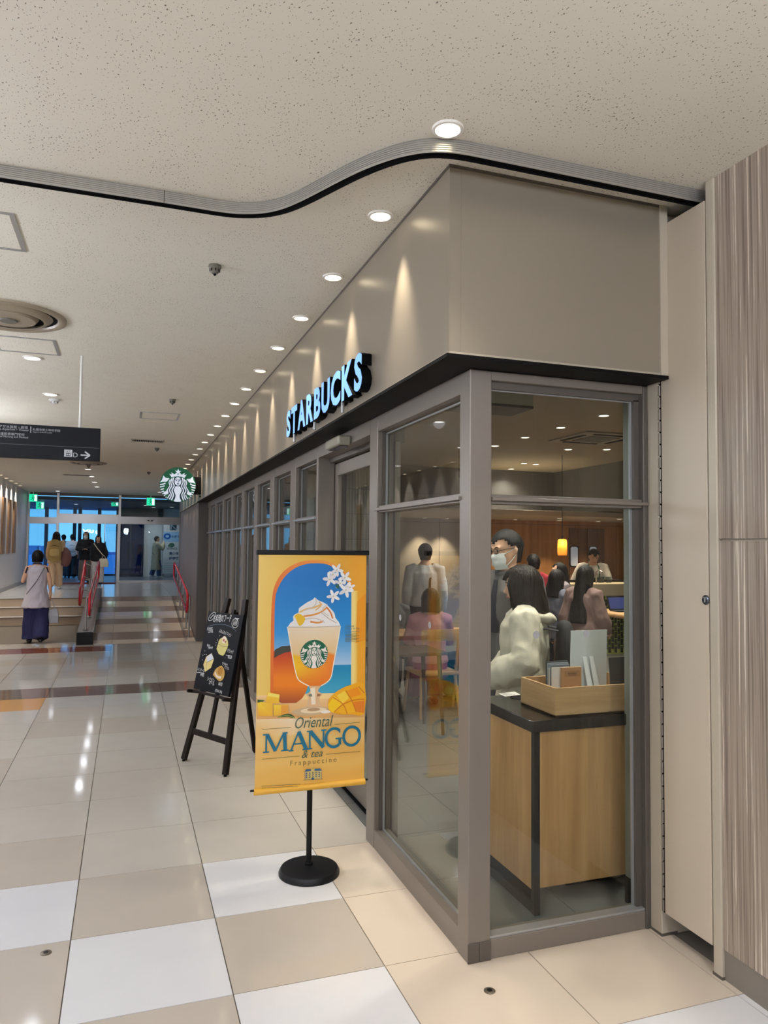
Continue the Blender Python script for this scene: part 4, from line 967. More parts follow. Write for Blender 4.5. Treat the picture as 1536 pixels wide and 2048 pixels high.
def BQ(x, y):
    """draft coordinates of the foreshortened sketch to the upright unit board"""
    tl, tr_, br, bl_ = (440, 250), (1180, 340), (790, 1950), (95, 1800); u = v = .5
    for _ in range(12):
        px = (1-v)*((1-u)*tl[0]+u*tr_[0])+v*((1-u)*bl_[0]+u*br[0])-x; py = (1-v)*((1-u)*tl[1]+u*tr_[1])+v*((1-u)*bl_[1]+u*br[1])-y
        a = (1-v)*(tr_[0]-tl[0])+v*(br[0]-bl_[0]); b = (1-u)*(bl_[0]-tl[0])+u*(br[0]-tr_[0]); c_ = (1-v)*(tr_[1]-tl[1])+v*(br[1]-bl_[1]); d_ = (1-u)*(bl_[1]-tl[1])+u*(br[1]-tr_[1])
        de = a*d_-b*c_; u -= (px*d_-b*py)/de; v -= (a*py-px*c_)/de
    return u, v
A = Board((0, 0, 0), ee, eu, .00015); A.ex, A.ey, A.n = ee, eu, en
bq = lambda pts: [BQ(*p) for p in pts]
CH = (214, 216, 214)
def chalk(txt, x, y, w_, h_=None, ang=0, col=CH):
    u, v = BQ(x, y); A.k += 1; c_, s_ = math.cos(R(ang)), math.sin(R(ang)); text_on(A, txt, A.P(u, v), ee*c_+eu*s_, eu*c_-ee*s_, w_, h_, .01, 1, 0, col)
chalk('お料理のフード', 535, 478, .50*.465, .062, 5)
def chalk_ring(x, y, a, b, rot, w_=.008):
    pts = [BQ(x+a*math.cos(R(k*20))*math.cos(R(rot))-b*math.sin(R(k*20))*math.sin(R(rot)), y+a*math.cos(R(k*20))*math.sin(R(rot))+b*math.sin(R(k*20))*math.cos(R(rot))) for k in range(19)]; A.stroke(pts, w_, CH)
chalk_ring(515, 360, 105, 48, -48); A.stroke(bq([(475, 400), (520, 350), (560, 320)]), .012, CH)
chalk_ring(1000, 500, 90, 65, -80); A.poly(bq([(1000, 385), (1040, 400), (1095, 400), (1060, 425), (1020, 420)]), CH)
chalk('LOVE', 965, 500, .05, .022, 4); chalk('FOOD', 955, 545, .05, .022, 4)
A.stroke(bq([(425, 560), (600, 520), (800, 530), (930, 585), (1015, 660)]), .006, (96, 112, 130))
chalk('JOURNEY', 400, 640, .075, .024, 6); chalk('COFFEE', 425, 690, .065, .024, 6); chalk('ふわふわシフォン', 655, 680, .17, .028, -8)
A.poly(bq(smooth2([(600, 1010), (640, 900), (665, 830), (740, 785), (820, 800), (845, 930), (790, 1060), (730, 1150), (640, 1110)], 2)), (206, 196, 124)); A.ell(*BQ(765, 830), .065, .045, (232, 222, 200)); A.ell(*BQ(755, 840), .03, .018, (186, 110, 90)); A.ell(*BQ(790, 870), .022, .012, (150, 84, 70)); A.stroke(bq([(640, 915), (730, 960), (835, 960)]), .006, (120, 110, 60))
chalk('クラシック', 810, 1080, .08, .03, -4); A.stroke(bq([(790, 1135), (915, 1155)]), .005, CH); chalk('¥520', 822, 1200, .05, .026)
chalk('Key', 400, 985, .04, .028, 6); chalk('Honey', 425, 1040, .06, .03, 12)
A.poly(bq([(320, 1330), (385, 1170), (500, 1100), (545, 1220), (480, 1390), (350, 1475)]), (224, 204, 132)); A.poly(bq([(390, 1180), (495, 1105), (540, 1210), (400, 1280)]), (214, 218, 226)); A.stroke(bq([(400, 1290), (375, 1460)]), .006, (120, 104, 60)); A.stroke(bq([(395, 1285), (540, 1215)]), .006, (90, 84, 70))
chalk('レモンケーキ', 180, 1455, .10, .03, -2); A.stroke(bq([(175, 1480), (340, 1500)]), .008, CH); chalk('¥480', 250, 1555, .05, .028)
A.poly(bq(smooth2([(515, 1530), (570, 1420), (640, 1370), (705, 1350), (755, 1450), (735, 1580), (660, 1655), (590, 1610)], 2)), (188, 150, 76)); A.stroke(bq([(560, 1480), (600, 1560), (680, 1580)]), .03, (222, 208, 190)); A.ell(*BQ(668, 1450), .07, .05, (164, 116, 40))
chalk('サクサク', 705, 1330, .07, .026, -8); chalk('アップル', 745, 1400, .06, .026, -8); chalk('シナモン', 395, 1640, .095, .03, -4); chalk('ロール', 430, 1710, .07, .026, -4); chalk('¥470', 615, 1735, .05, .028); chalk('(TAX IN)', 545, 1865, .09, .026, -3)
rd = random.Random(2)
for x, y in ((685, 750), (638, 825), (630, 850), (605, 890), (598, 940), (322, 1145), (360, 1130), (310, 1235), (398, 1130), (365, 1055)): A.ell(*BQ(x, y), .008, .006, CH, n=8)
A.build('chalk_drawing', printed('chalk_ink', .85), t)

# ================================================================== handrails and curb
M_RED = mat('red_handrail_vinyl', (196, 26, 46), .22, 0, .03)
RZ = lambda y: min(max((y-RY0)*k_, 0), LZ)
def rail(label, x, y0, y1, posts, px, pz, grp=None, zf=RZ, cat='handrail'):
    t = thing('handrail', label, cat, (px, y0, pz(y0)))
    up, lo = .80, .46
    pts = [(x, y0, zf(y0)+lo)]
    n = 10
    for k in range(n+1): y = y0+(y1-y0)*k/n; pts.append((x, y, zf(y)+lo))
    pts.append((x, y1+.07, zf(y1)+lo+.06)); pts.append((x, y1+.07, zf(y1)+up-.06))
    for k in range(n+1): y = y1+(y0-y1)*k/n; pts.append((x, y, zf(y)+up))
    pts.append((x, y0-.09, zf(y0)+up-.07)); pts.append((x, y0-.09, zf(y0)+lo+.07))
    MB().tube(pts[1:], .021, 10, closed=True).build('rail_loop', M_RED, t, smooth=True, angle=180)
    for y in posts:
        MB().tube([(px, y, pz(y)), (px, y, zf(y)+up-.07)], .016, 10, round_=False).build('post', M_STEEL, t, smooth=True)
        MB().lathe([(.05, 0), (.05, .006), (.018, .010), (.0165, .016)], (px, y, pz(y)), 20).build('base_flange', M_STEEL, t, smooth=True)
        MB().tube([(px, y, zf(y)+up-.075), (x, y, zf(y)+up-.018)], .008, 8).build('bracket', M_STEEL, t, smooth=True); MB().tube([(px, y, zf(y)+lo-.06), (x, y, zf(y)+lo-.016)], .008, 8).build('bracket', M_STEEL, t, smooth=True)
rail('red double handrail along the grey wall, right of the ramp', 1.05, 13.55, 17.4, (13.64, 14.3, 15.14, 16.03, 16.91), 1.10, RZ)
CT = lambda y: RZ(y)+.20
rail('red double handrail on the curb, over the ramp side', -.55, 13.45, 17.5, (13.52, 14.5, 15.5, 16.5, 17.4), -.605, CT)
rail('red double handrail on the curb, over the steps side', -.84, 15.95, 17.6, (16.0, 16.8, 17.5), -.70, CT, zf=lambda y: max(0, (y-16.2)*.36))
t = thing('ramp_curb', 'low sloping curb wall with black front carrying the centre handrails', 'curb', (-.605, 13.3, 0))
MB().add([(-.73, 13.34, 0), (-.48, 13.34, 0), (-.48, 13.34, .20), (-.73, 13.34, .20), (-.73, 17.64, .5), (-.48, 17.64, .5), (-.48, 17.64, .70), (-.73, 17.64, .70), (-.73, 17.64, 0), (-.48, 17.64, 0)],
         [(0, 1, 2, 3), (3, 2, 6, 7), (0, 3, 7, 8), (1, 9, 6, 2), (8, 7, 6, 9), (0, 8, 9, 1)]).build('side_wall', mat('polished_grey_stone', (150, 146, 142), .15), t)
MB().box(-.735, 13.28, 0, -.475, 13.34, .205).build('front_block', mat('black_stone', (9, 9, 10), .4, spec=.15), t, bevel=.004)
MB().add([(-.479, 13.34, 0.01), (-.474, 13.34, 0.01), (-.474, 17.64, .51), (-.479, 17.64, .51), (-.479, 13.34, .19), (-.474, 13.34, .19), (-.474, 17.64, .69), (-.479, 17.64, .69)], [(0, 1, 2, 3), (4, 5, 6, 7), (0, 1, 5, 4), (1, 2, 6, 5), (2, 3, 7, 6), (3, 0, 4, 7)]).build('side_cladding', mat('dark_brown_stone', (52, 44, 40), .25), t)

# far signboard in the vestibule
t = thing('direction_board', 'tall white board with blue emblem and Japanese words behind far glass', 'signboard', (1.55, 28.0, LZ))
MB().box(1.28, 28.0, .62, 1.90, 28.05, 2.50).build('board', M_WHITE, t, bevel=.004)
MB().box(1.29, 28.0, LZ, 1.33, 28.05, .62).build('leg', M_ALU, t); MB().box(1.85, 28.0, LZ, 1.89, 28.05, .62).build('leg', M_ALU, t)
A = Art((0, 27.999, 0), (1, 0, 0), (0, 0, 1), .0006); NV = (24, 60, 110)
A.poly([(1.50, 2.20), (1.74, 2.20), (1.74, 2.46), (1.50, 2.46)], (24, 58, 70)); A.poly([(1.53, 2.22), (1.56, 2.22), (1.56, 2.40), (1.53, 2.43)], (190, 210, 220)); A.stroke([(1.55, 2.41), (1.72, 2.23)], .022, (190, 210, 220))
A.poly([(1.285, 1.78), (1.895, 1.78), (1.895, 2.14), (1.285, 2.14)], (166, 206, 236)); A.ell(1.42, 1.98, .13, .11, (30, 100, 178)); A.ell(1.42, 1.98, .06, .05, (166, 206, 236)); A.text('水族館', 1.56, 1.92, w=.30, col=(30, 84, 150), bold=.02)
A.ell(1.58, 1.66, .10, .08, (70, 110, 90)); A.ell(1.50, 1.64, .05, .05, (90, 130, 110)); A.text('SCIENCE', 1.42, 1.50, w=.36, col=(60, 100, 90), bold=.02)
A.text('青少年', 1.50, 1.30, w=.34, col=NV, bold=.03); A.text('科学館', 1.50, 1.12, w=.34, col=NV, bold=.03)
for k in range(5): A.poly([(1.32, 1.0-k*.075), (1.82, 1.0-k*.075), (1.82, 1.012-k*.075), (1.32, 1.012-k*.075)], (150, 130, 150) if k % 2 else (120, 160, 160))
A.build('board_print', printed('board_ink', .4), t)
t = thing('sensor_camera', 'white door sensor with two dark eyes on the right far header', 'sensor', (.70, FYF-.05, 2.46))
MB().box(.60, FYF-.13, 2.40, .80, FYF-.05, 2.47).build('housing', M_WHITE, t, bevel=.02)
for x in (.65, .75): MB().ball((x, FYF-.13, 2.42), .022, 10, 6).build('eye', M_BLKM, t, smooth=True)
t = thing('door_sensor', 'beige box door sensor on the header over the shop entrance', 'sensor', (1.30, 4.65, 2.315))
MB().box(1.255, 4.49, 2.322, PX, 4.815, 2.385).build('housing', mat('sensor_beige', (150, 146, 130), .4, .2), t, bevel=.012)
MB().box(1.275, 4.52, 2.318, 1.33, 4.79, 2.322).build('lens_strip', mat('sensor_violet_black', (26, 24, 48), .15), t)

# ================================================================== shop interior
M_OAK = wood('light_oak', (176, 132, 84), (206, 164, 112), freq=16)
M_OAKX = wood('light_oak_across', (178, 138, 92), (204, 168, 120), freq=22, axis='X')
M_WALL_OAK = wood('oak_wall_board', (172, 112, 56), (204, 148, 84), freq=10)
M_SCEIL = mat('shop_ceiling_paint', (150, 138, 116), .7, 0, .02)
ZS = 3.0
si = struct('wall_shop', (5, 7, 0))
MB().box(1.46, 2.80, ZS, 9.6, 11.8, ZS+.05).build('shop_ceiling', M_SCEIL, si)
MB().box(1.46, 2.90, 2.96, 9.6, 5.0, ZS).build('dark_band', mat('dark_brown_bulkhead', (58, 50, 44), .6), si)
MB().box(2.29, 2.80, .12, 9.6, 3.012, ZS).build('front_wall', mat('grey_green_wall', (136, 140, 132), .5), si)
MB().box(2.286, 2.80, 0, 9.6, 3.012, .12).build('skirting', M_BLKM, si)
xw = 1.46
k = 0
while xw < 9.5:
    wm_ = M_WALL_OAK if xw > 5.5 else mat('pale_plaster_wall', (176, 170, 164), .6, 0, .03)
    MB().box(xw+.004, 11.60, 0, min(xw+.9, 9.6)-.004, 11.66, 2.10).build('wall_board', wm_, si)
    MB().box(xw+.004, 11.60, 2.108, min(xw+.9, 9.6)-.004, 11.66, 2.30).build('wall_board', wm_, si); xw += .9
MB().box(1.46, 11.66, 0, 9.6, 11.75, ZS).build('wall_core', M_DARKW, si)
MB().box(1.46, 11.15, 2.26, 9.6, 11.60, ZS).box(7.03, 4.0, 2.26, 9.6, 11.15, ZS).build('upper_bulkhead', M_DARKW, si)
for z in (2.55,): MB().box(1.5, 11.146, z, 7.0, 11.15, z+.006).build('bulkhead_joint', M_BLKM, si)
MB().box(2.2, 9.80, 2.17, 9.6, 11.60, 2.25).build('soffit_slab', mat('pale_soffit', (214, 200, 178), .4), si, bevel=.004)
MB().box(9.5, 2.8, 0, 9.6, 11.7, ZS).build('side_wall', M_WALL_OAK, si)
MB().box(1.46, 11.7, 0, 1.60, 13.3, ZS).build('store_back', M_DARKW, si)
# ribbed pier
rp_ = struct('wall_pier', (2.2, 7.5, 0))
M_RIB = mat('pale_grey_ribbed_tile', (176, 172, 160), .4, 0, .04)
MB().box(1.96, 7.02, 0, 2.53, 8.4, ZS).build('pier_core', mat('pier_grout', (128, 124, 114), .7), rp_)
for r_ in range(12):
    z0 = r_*.25+.003; z1 = z0+.244
    mb = MB()
    for q in range(19): x = 1.96+.03*q; mb.box(x+.003, 7.008, z0, x+.027, 7.02, z1)
    mb.build('ribbed_tile_row', M_RIB, rp_)['kind'] = 'stuff'
    for q in range(3): MB().box(1.952, 7.03+q*.455, z0, 1.96, 7.03+q*.455+.45, z1).build('tile', M_RIB, rp_)
# double swing doors with portholes
d3 = struct('door_3', (7.98, 11.55, 0))
for x0, x1, hx in ((7.62, 7.985, 7.705), (7.995, 8.36, 8.11)):
    lf = MB().box(x0, 11.555, .01, x1, 11.598, 2.05).build('door_leaf', wood('walnut_door', (96, 62, 36), (128, 86, 52), freq=12), d3)
    fr_ = [(hx-.075, 1.36), (hx+.075, 1.36), (hx+.075, 1.71), (hx-.075, 1.71)]
    def rr(e, rad):
        out = []
        for cx_, cz_, a0 in ((hx+.075+e-rad, 1.71+e-rad, 0), (hx-.075-e+rad, 1.71+e-rad, 90), (hx-.075-e+rad, 1.36-e+rad, 180), (hx+.075+e-rad, 1.36-e+rad, 270)):
            out += [(cx_+rad*math.cos(R(a0+90*q/4)), cz_+rad*math.sin(R(a0+90*q/4))) for q in range(5)]
        return out
    MB().prism(rr(.018, .05), (0, 11.548, 0), (1, 0, 0), (0, 0, 1), (0, 1, 0), .02).build('porthole_rim', M_BLK, lf)
    MB().prism(rr(0, .04), (0, 11.545, 0), (1, 0, 0), (0, 0, 1), (0, 1, 0), .003).build('porthole_pane', mat('frosted_bright_pane', (206, 212, 226), .3, emit=(190, 200, 220), es=.25), lf)
# shop ceiling fittings
src = None
for k, (x, y) in enumerate(((4.435, 6.13), (4.45, 6.92), (4.46, 7.70), (4.48, 8.50), (5.53, 8.42), (5.82, 10.08), (6.06, 10.13), (6.05, 10.9), (5.99, 8.22), (2.9, 4.2), (3.9, 5.2), (5.4, 6.1), (6.5, 6.0), (2.35, 3.35), (1.9, 4.5), (3.1, 3.6), (5.2, 7.2))):  # near-window lights are unseen, added to brighten the counter zone
    s0 = downlight('shop_light', 'small bright shop ceiling light (those near the window added), %s in the shop' % ROWS[k], 'small lights in the shop ceiling', x, y, ZS if y > 5.05 else 2.958, .06, M_LENSS, P_SHOP, C_SHOP, 130, 1, .05, src); src = src or s0
src = None
for k, (x, y) in enumerate(((4.69, 11.36), (5.08, 11.36), (6.3, 11.2), (7.1, 11.1), (7.9, 11.1), (6.6, 10.3), (7.6, 10.1))):
    s0 = downlight('soffit_light', 'tiny warm light under the pale bar soffit, %s' % ROWS[k], 'lights under the bar soffit', x, y, 2.17, .045, M_LENSS, P_SHOP*.75, (1, .78, .52), 80, .7, .03, src); src = src or s0
t = thing('ceiling_cassette', 'square four-way air conditioner cassette in the shop ceiling', 'air conditioner', (5.25, 7.42, ZS))
MB().box(4.85, 7.02, ZS-.02, 5.65, 7.82, ZS).build('panel', mat('cassette_beige', (150, 142, 124), .5), t, bevel=.006)
MB().box(5.05, 7.22, ZS-.026, 5.45, 7.62, ZS-.02).build('return_grille', M_DARKW, t)
for q in range(4): MB().box(-.24, .29, -.027, .24, .34, -.019).xform(Matrix.Translation((5.25, 7.42, ZS)) @ Matrix.Rotation(q*PI/2, 4, 'Z')).build('louver', M_BLKM, t)
t = thing('air_curtain', 'pale boxed unit with brown base under the shop ceiling at window top', 'air curtain', (2.75, 5.15, 2.72))
MB().box(2.3, 5.0, 2.78, 2.97, 5.35, ZS).build('housing', mat('curtain_beige', (170, 164, 140), .5), t, bevel=.006); MB().box(2.3, 5.0, 2.76, 2.97, 5.35, 2.78).build('base_grille', M_DARKW, t)
t = thing('pendant_lamp', 'amber glass pendant lamp with glowing bulb over the bar', 'pendant lamp', (5.81, 9.0, 1.58))
M_AMB = glass('amber_glass', (250, 196, 110), 1.45)
nt = M_AMB.node_tree; mx_ = nt.nodes['Mix Shader']; tl = nt.nodes.new('ShaderNodeBsdfTranslucent'); tl.inputs[0].default_value = (*lin((255, 176, 74)), 1); m2_ = nt.nodes.new('ShaderNodeMixShader'); m2_.inputs[0].default_value = .4
nt.links.new(mx_.outputs[0], m2_.inputs[1]); nt.links.new(tl.outputs[0], m2_.inputs[2]); nt.links.new(m2_.outputs[0], nt.nodes['Material Output'].inputs[0])
MB().lathe([(.012, 1.81), (.050, 1.805), (.063, 1.78), (.066, 1.70), (.066, 1.62), (.060, 1.58)], (5.81, 9.0, 0), 24, cap=False).build('glass_shade', M_AMB, t, smooth=True, angle=180)
MB().tube([(5.81, 9.0, 1.81), (5.81, 9.0, ZS)], .004, 8, round_=False).build('cord', M_BLKM, t)
MB().lathe([(.014, 1.80), (.014, 1.85), (.006, 1.865)], (5.81, 9.0, 0), 14).build('cap', M_BLK, t, smooth=True)
MB().ball((5.81, 9.0, 1.745), (.022, .022, .034), 14, 10).build('bulb', emis('glowing_filament_bulb', (255, 206, 130), 10.0), t, smooth=True)
pl = D.lights.new('lamp', 'POINT'); pl.energy = 14; pl.color = (1, .74, .42); pl.shadow_soft_size = .03
o = D.objects.new('lamp', pl); link(o, t); o.location = Vector((5.81, 9.0, 1.745))-ORG[t.name]
# condiment counter right behind the short window
M_CTR = mat('black_counter_steel', (20, 21, 24), .35, 0, spec=.3)
t = thing('condiment_counter', 'oak-panelled condiment counter with black frame and top behind the glass', 'counter', (2.2, 3.3, 0))
X0, Y0_, X1, Y1_ = 1.80, 3.022, 2.62, 3.56
MB().box(X0-.024, Y0_-.022, .832, X1, Y1_+.02, .885).build('countertop', mat('black_stone_top', (22, 22, 24), .16), t, bevel=.003)
for x, y in ((X0, Y0_), (X0, Y1_-.03), (X1-.03, Y0_), (X1-.03, Y1_-.03)): MB().box(x, y, 0, x+.03, y+.03, .832).build('leg', M_CTR, t, bevel=.002)
MB().box(X0+.005, Y0_+.03, .105, X0+.025, Y1_-.03, .832).build('side_panel', M_OAK, t)
MB().box(X0+.03, Y0_+.004, .120, X1-.03, Y0_+.024, .832).build('front_panel', M_OAK, t)
MB().box(X0, Y0_+.03, .005, X0+.02, Y1_-.03, .05).build('foot_rail', M_CTR, t); MB().box(X0+.012, Y0_+.03, .05, X0+.02, Y1_-.03, .105).build('kick_plate', M_BLKM, t)
MB().box(X0+.3, Y0_+.2, .01, X1-.03, Y1_-.04, .11).build('plinth', M_BLKM, t)
MB().lathe([(.048, .8855), (.048, .887), (.044, .887), (.044, .8856)], (1.968+.02, 3.49, 0), 28, cap=False).build('waste_hole_ring', M_BLKM, t); MB().lathe([(.045, .8853), (.0001, .8853)], (1.988, 3.49, 0), 24, cap=False).build('waste_hole', M_BLKM, t)
t = thing('notice_card', 'small white printed card lying flat on the black counter', 'card', (1.98, 3.585, .8855))
MB().add([(1.925, 3.53, .8855), (2.03, 3.55, .8855), (2.04, 3.635, .8855), (1.93, 3.61, .8855), (1.925, 3.53, .8875), (2.03, 3.55, .8875), (2.04, 3.635, .8875), (1.93, 3.61, .8875)], [(0, 3, 2, 1), (4, 5, 6, 7), (0, 1, 5, 4), (1, 2, 6, 5), (2, 3, 7, 6), (3, 0, 4, 7)]).build('card', M_WHITE, t)
A = Art((1.925, 3.53, .8876), (.98, .19, 0), (-.06, 1, 0), .0002)
for q in range(4): A.poly([(.015, .015+q*.016), (.085-.01*q, .015+q*.016), (.085-.01*q, .021+q*.016), (.015, .021+q*.016)], (90, 90, 96))
A.build('card_print', printed('card_ink', .6), t)
t = thing('oak_tray_box', 'open oak box of leaflets on the black counter top', 'box', (2.1, 3.18, .885))
bx0, by0, bx1, by1, bz0, bz1 = 1.915, 3.026, 2.44, 3.345, .8855, 1.022
MB().box(bx0, by0, bz0, bx1, by1, bz0+.01).build('bottom', M_OAKX, t)
for nm, a in (('side', (bx0, by0, bz0, bx1, by0+.012, bz1)), ('side', (bx0, by1-.012, bz0, bx1, by1, bz1)), ('end', (bx0, by0+.012, bz0, bx0+.012, by1-.012, bz1)), ('end', (bx1-.012, by0+.012, bz0, bx1, by1-.012, bz1))):
    MB().box(*a).build(nm, M_OAKX if nm == 'side' else wood('light_oak_end', (178, 138, 92), (204, 168, 120), freq=22, axis='Y'), t)
t = thing('leaflet_rack', 'kraft leaflets and grey folders standing at the box left end', 'leaflets', (2.06, 3.2, .896))
M_KR = mat('kraft_paper', (178, 138, 96), .7, 0, .05)
for q, (y, m_, h_) in enumerate(((3.235, mat('dark_grey_card', (70, 76, 80), .5), 1.112), (3.222, mat('pale_grey_card', (150, 160, 166), .5), 1.106), (3.209, M_WHITE, 1.085), (3.196, mat('grey_card', (110, 116, 122), .5), 1.10), (3.183, M_WHITE, 1.09))): MB().box(1.995, y, .897, 2.12-.006*q, y+.006, h_).build('folder', m_, t)
kb = MB().box(2.035, 3.155, .897, 2.145, 3.170, 1.092).build('kraft_leaflet', M_KR, t)
A = Art((0, 3.1548, 0), (1, 0, 0), (0, 0, 1), .0002); A.poly([(2.048, 1.047), (2.136, 1.047), (2.136, 1.075), (2.048, 1.075)], (160, 120, 80)); A.text('REWARDS', 2.068, 1.058, w=.05, col=(60, 44, 34), bold=.02); A.poly([(2.068, 1.053), (2.118, 1.053), (2.118, 1.055), (2.068, 1.055)], (70, 52, 40)); A.build('leaflet_print', printed('leaflet_ink', .7), kb)
t = thing('white_display_card', 'large blank white display card back with folded strut, in the oak box', 'display card', (2.29, 3.25, .896))
MB().add([(2.143, 3.255, .897), (2.362, 3.255, .897), (2.405, 3.305, 1.252), (2.186, 3.305, 1.252), (2.143, 3.259, .897), (2.362, 3.259, .897), (2.405, 3.309, 1.252), (2.186, 3.309, 1.252)], [(0, 3, 2, 1), (4, 5, 6, 7), (0, 1, 5, 4), (1, 2, 6, 5), (2, 3, 7, 6), (3, 0, 4, 7)]).build('card', mat('cool_white_card', (214, 220, 220), .5), t)
for x in (2.235, 2.275): MB().add([(x, 3.275, 1.12), (x+.022, 3.275, 1.12), (x+.03, 3.20, .897), (x-.006, 3.20, .897), (x, 3.280, 1.12), (x+.022, 3.280, 1.12), (x+.03, 3.206, .897), (x-.006, 3.206, .897)], [(0, 3, 2, 1), (4, 5, 6, 7), (0, 1, 5, 4), (1, 2, 6, 5), (2, 3, 7, 6), (3, 0, 4, 7)]).build('strut', mat('cool_white_card', (214, 220, 220), .5), t)
MB().box(2.212, 3.205, .97, 2.262, 3.262, .974).build('strut_lock', mat('cool_white_card', (214, 220, 220), .5), t)
t = thing('dark_menu_card', 'dark standing menu card with grey foot at the box right end', 'menu card', (2.38, 3.2, .896))
MB().add([(2.30, 3.12, .897), (2.40, 3.12, .897), (2.41, 3.16, 1.13), (2.31, 3.16, 1.13), (2.30, 3.126, .897), (2.40, 3.126, .897), (2.41, 3.166, 1.13), (2.31, 3.166, 1.13)], [(0, 3, 2, 1), (4, 5, 6, 7), (0, 1, 5, 4), (1, 2, 6, 5), (2, 3, 7, 6), (3, 0, 4, 7)]).build('card', mat('charcoal_card', (44, 44, 46), .5), t)
MB().box(2.30, 3.108, .897, 2.40, 3.118, .99).build('grey_foot', mat('grey_card', (110, 116, 122), .5), t)
# bar with green stacked tiles
t = thing('bar_counter', 'long bar with cream top and green stacked tiles below', 'bar counter', (7, 10.2, 0))
MB().box(5.2, 10.02, 0, 9.4, 10.5, .93).build('bar_body', M_BLK, t)
MB().box(5.15, 9.96, .93, 9.4, 10.56, 1.12).build('bar_top', mat('cream_solid_surface', (228, 214, 184), .35), t, bevel=.006)
MB().box(5.15, 10.5, 1.12, 9.4, 10.56, 1.16).build('rear_shelf', M_BLK, t)
MB().box(5.2, 10.012, 0, 9.4, 10.02, .93).build('grout_face', mat('yellow_green_grout', (176, 190, 88), .6), t)
tm = MB()
for i in range(70):
    for j in range(9):
        x = 5.22+i*.058; z = .02+j*.115+(.0575 if i % 2 else 0)
        if z+.10 < .93 and (6.2 < x): tm.box(x, 10.004, z, x+.045, 10.012, z+.10)
tm.build('tile', mat('dark_green_glazed_tile', (24, 34, 20), .15), t)['kind'] = 'stuff'
t = thing('espresso_tap', 'polished tap and glassware on the bar before the barista', 'tap', (7.25, 10.2, 1.122))
MB().tube([(7.22, 10.2, 1.125), (7.22, 10.2, 1.30), (7.24, 10.16, 1.33), (7.26, 10.1, 1.30)], .014, 10).build('spout', M_STEEL, t, smooth=True)
for q in range(4): MB().lathe([(.022, 1.122), (.032, 1.22), (.030, 1.22), (.02, 1.127)], (7.30+.075*q, 10.22+.03*(q % 2), 0), 14).build('glass', glass('clear_tumbler', (230, 236, 232)), t, smooth=True)
t = thing('bar_table', 'tall wooden communal table with rounded edge right of the group', 'table', (5.4, 6.7, 0))
MB().box(4.85, 6.3, .955, 6.1, 7.1, 1.0).build('tabletop', M_OAK, t, bevel=.015)
for x, y in ((4.93, 6.38), (6.0, 6.38), (4.93, 7.02), (6.0, 7.02)): MB().box(x-.03, y-.03, 0, x+.03, y+.03, .955).build('leg', M_BLK, t)
t = thing('laptop', 'dark open laptop with blue screen on the tall table', 'laptop', (5.10, 6.75, 1.0))
MB().box(5.0, 6.66, 1.001, 5.24, 6.82, 1.012).build('keyboard_base', M_BLK, t, bevel=.003)
MB().obox((5.12, 6.855, 1.085), (.12, 0, 0), (0, .028, .075), (0, -.004, .0015)).build('lid', M_BLK, t); MB().obox((5.12, 6.849, 1.082), (.105, 0, 0), (0, .022, .060), (0, -.001, .0004)).build('screen', mat('blue_screen', (52, 62, 110), .2, emit=(60, 74, 140), es=.2), t)
t = thing('cloth_bag', 'salmon-pink soft bag with red tag lying on the tall table', 'bag', (5.15, 6.5, 1.0))
MB().ball((5.15, 6.5, 1.05), (.16, .10, .05), 18, 10).build('bag_body', mat('salmon_cloth', (206, 140, 116), .8, 0, .12, 12, bump=.3), t, smooth=True); MB().box(5.22, 6.42, 1.06, 5.32, 6.45, 1.09).build('tag', mat('red_tag', (200, 60, 50), .6), t)
# low table, chairs and lounge in the seating area
def wood_table(label, x0, y0, x1, y1, h, M_OAK=M_OAK):
    t = thing('wooden_table', label, 'table', ((x0+x1)/2, (y0+y1)/2, 0))
    MB().box(x0, y0, h-.03, x1, y1, h).build('tabletop', M_OAK, t, bevel=.006)
    for x, sx_ in ((x0+.06, -1), (x1-.06, 1)):
        for y, sy_ in ((y0+.06, -1), (y1-.06, 1)): MB().tube([(x, y, h-.03), (x+.03*sx_, y+.03*sy_, 0)], [.022, .014], 10, round_=False).build('leg', M_OAK, t, smooth=True)
wood_table('dark café table nearest the left window pane', 2.05, 6.1, 2.75, 6.6, .74, wood('dark_walnut', (58, 42, 32), (84, 62, 46), freq=14))
wood_table('oak café table before the seated group at back', 2.7, 7.35, 3.9, 7.95, .74)
def chair(label, x, y, rz, h=.45, M_OAK=M_OAK):
    t = thing('wooden_chair', label, 'chair', (x, y, 0), rz)
    L_ = lambda mb, nm, m_=M_OAK, **k: mb.build(nm, m_, t, local=True, **k)
    L_(MB().box(-.21, -.21, h-.04, .21, .21, h), 'seat', bevel=.012)
    for sx_ in (-1, 1):
        L_(MB().tube([(.18*sx_, .18, h-.04), (.21*sx_, .22, 0)], [.018, .013], 8, round_=False), 'leg', smooth=True)
        L_(MB().tube([(.18*sx_, -.18, h-.04), (.21*sx_, -.23, 0)], [.018, .013], 8, round_=False), 'leg', smooth=True)
        L_(MB().tube([(.18*sx_, -.19, h-.02), (.19*sx_, -.25, h+.38)], .014, 8), 'back_post', smooth=True)
    L_(MB().tube([(-.20, -.245, h+.36), (0, -.275, h+.37), (.20, -.245, h+.36)], [(.016, .06)]*3, 10, ref=(0, 1, 0)), 'backrest', smooth=True)
    return t
chair('wooden chair under the woman in pink', 2.95, 6.95, 0)
chair('wooden chair under the seated person with white mask', 2.98, 8.3, R(180))
chair('wooden chair under the brown-haired seated person', 3.5, 6.95, 0)
chair('wooden chair with curved back left of the white display card', 3.02, 4.9, R(20), .62, wood('dark_walnut', (58, 42, 32), (84, 62, 46), freq=14))

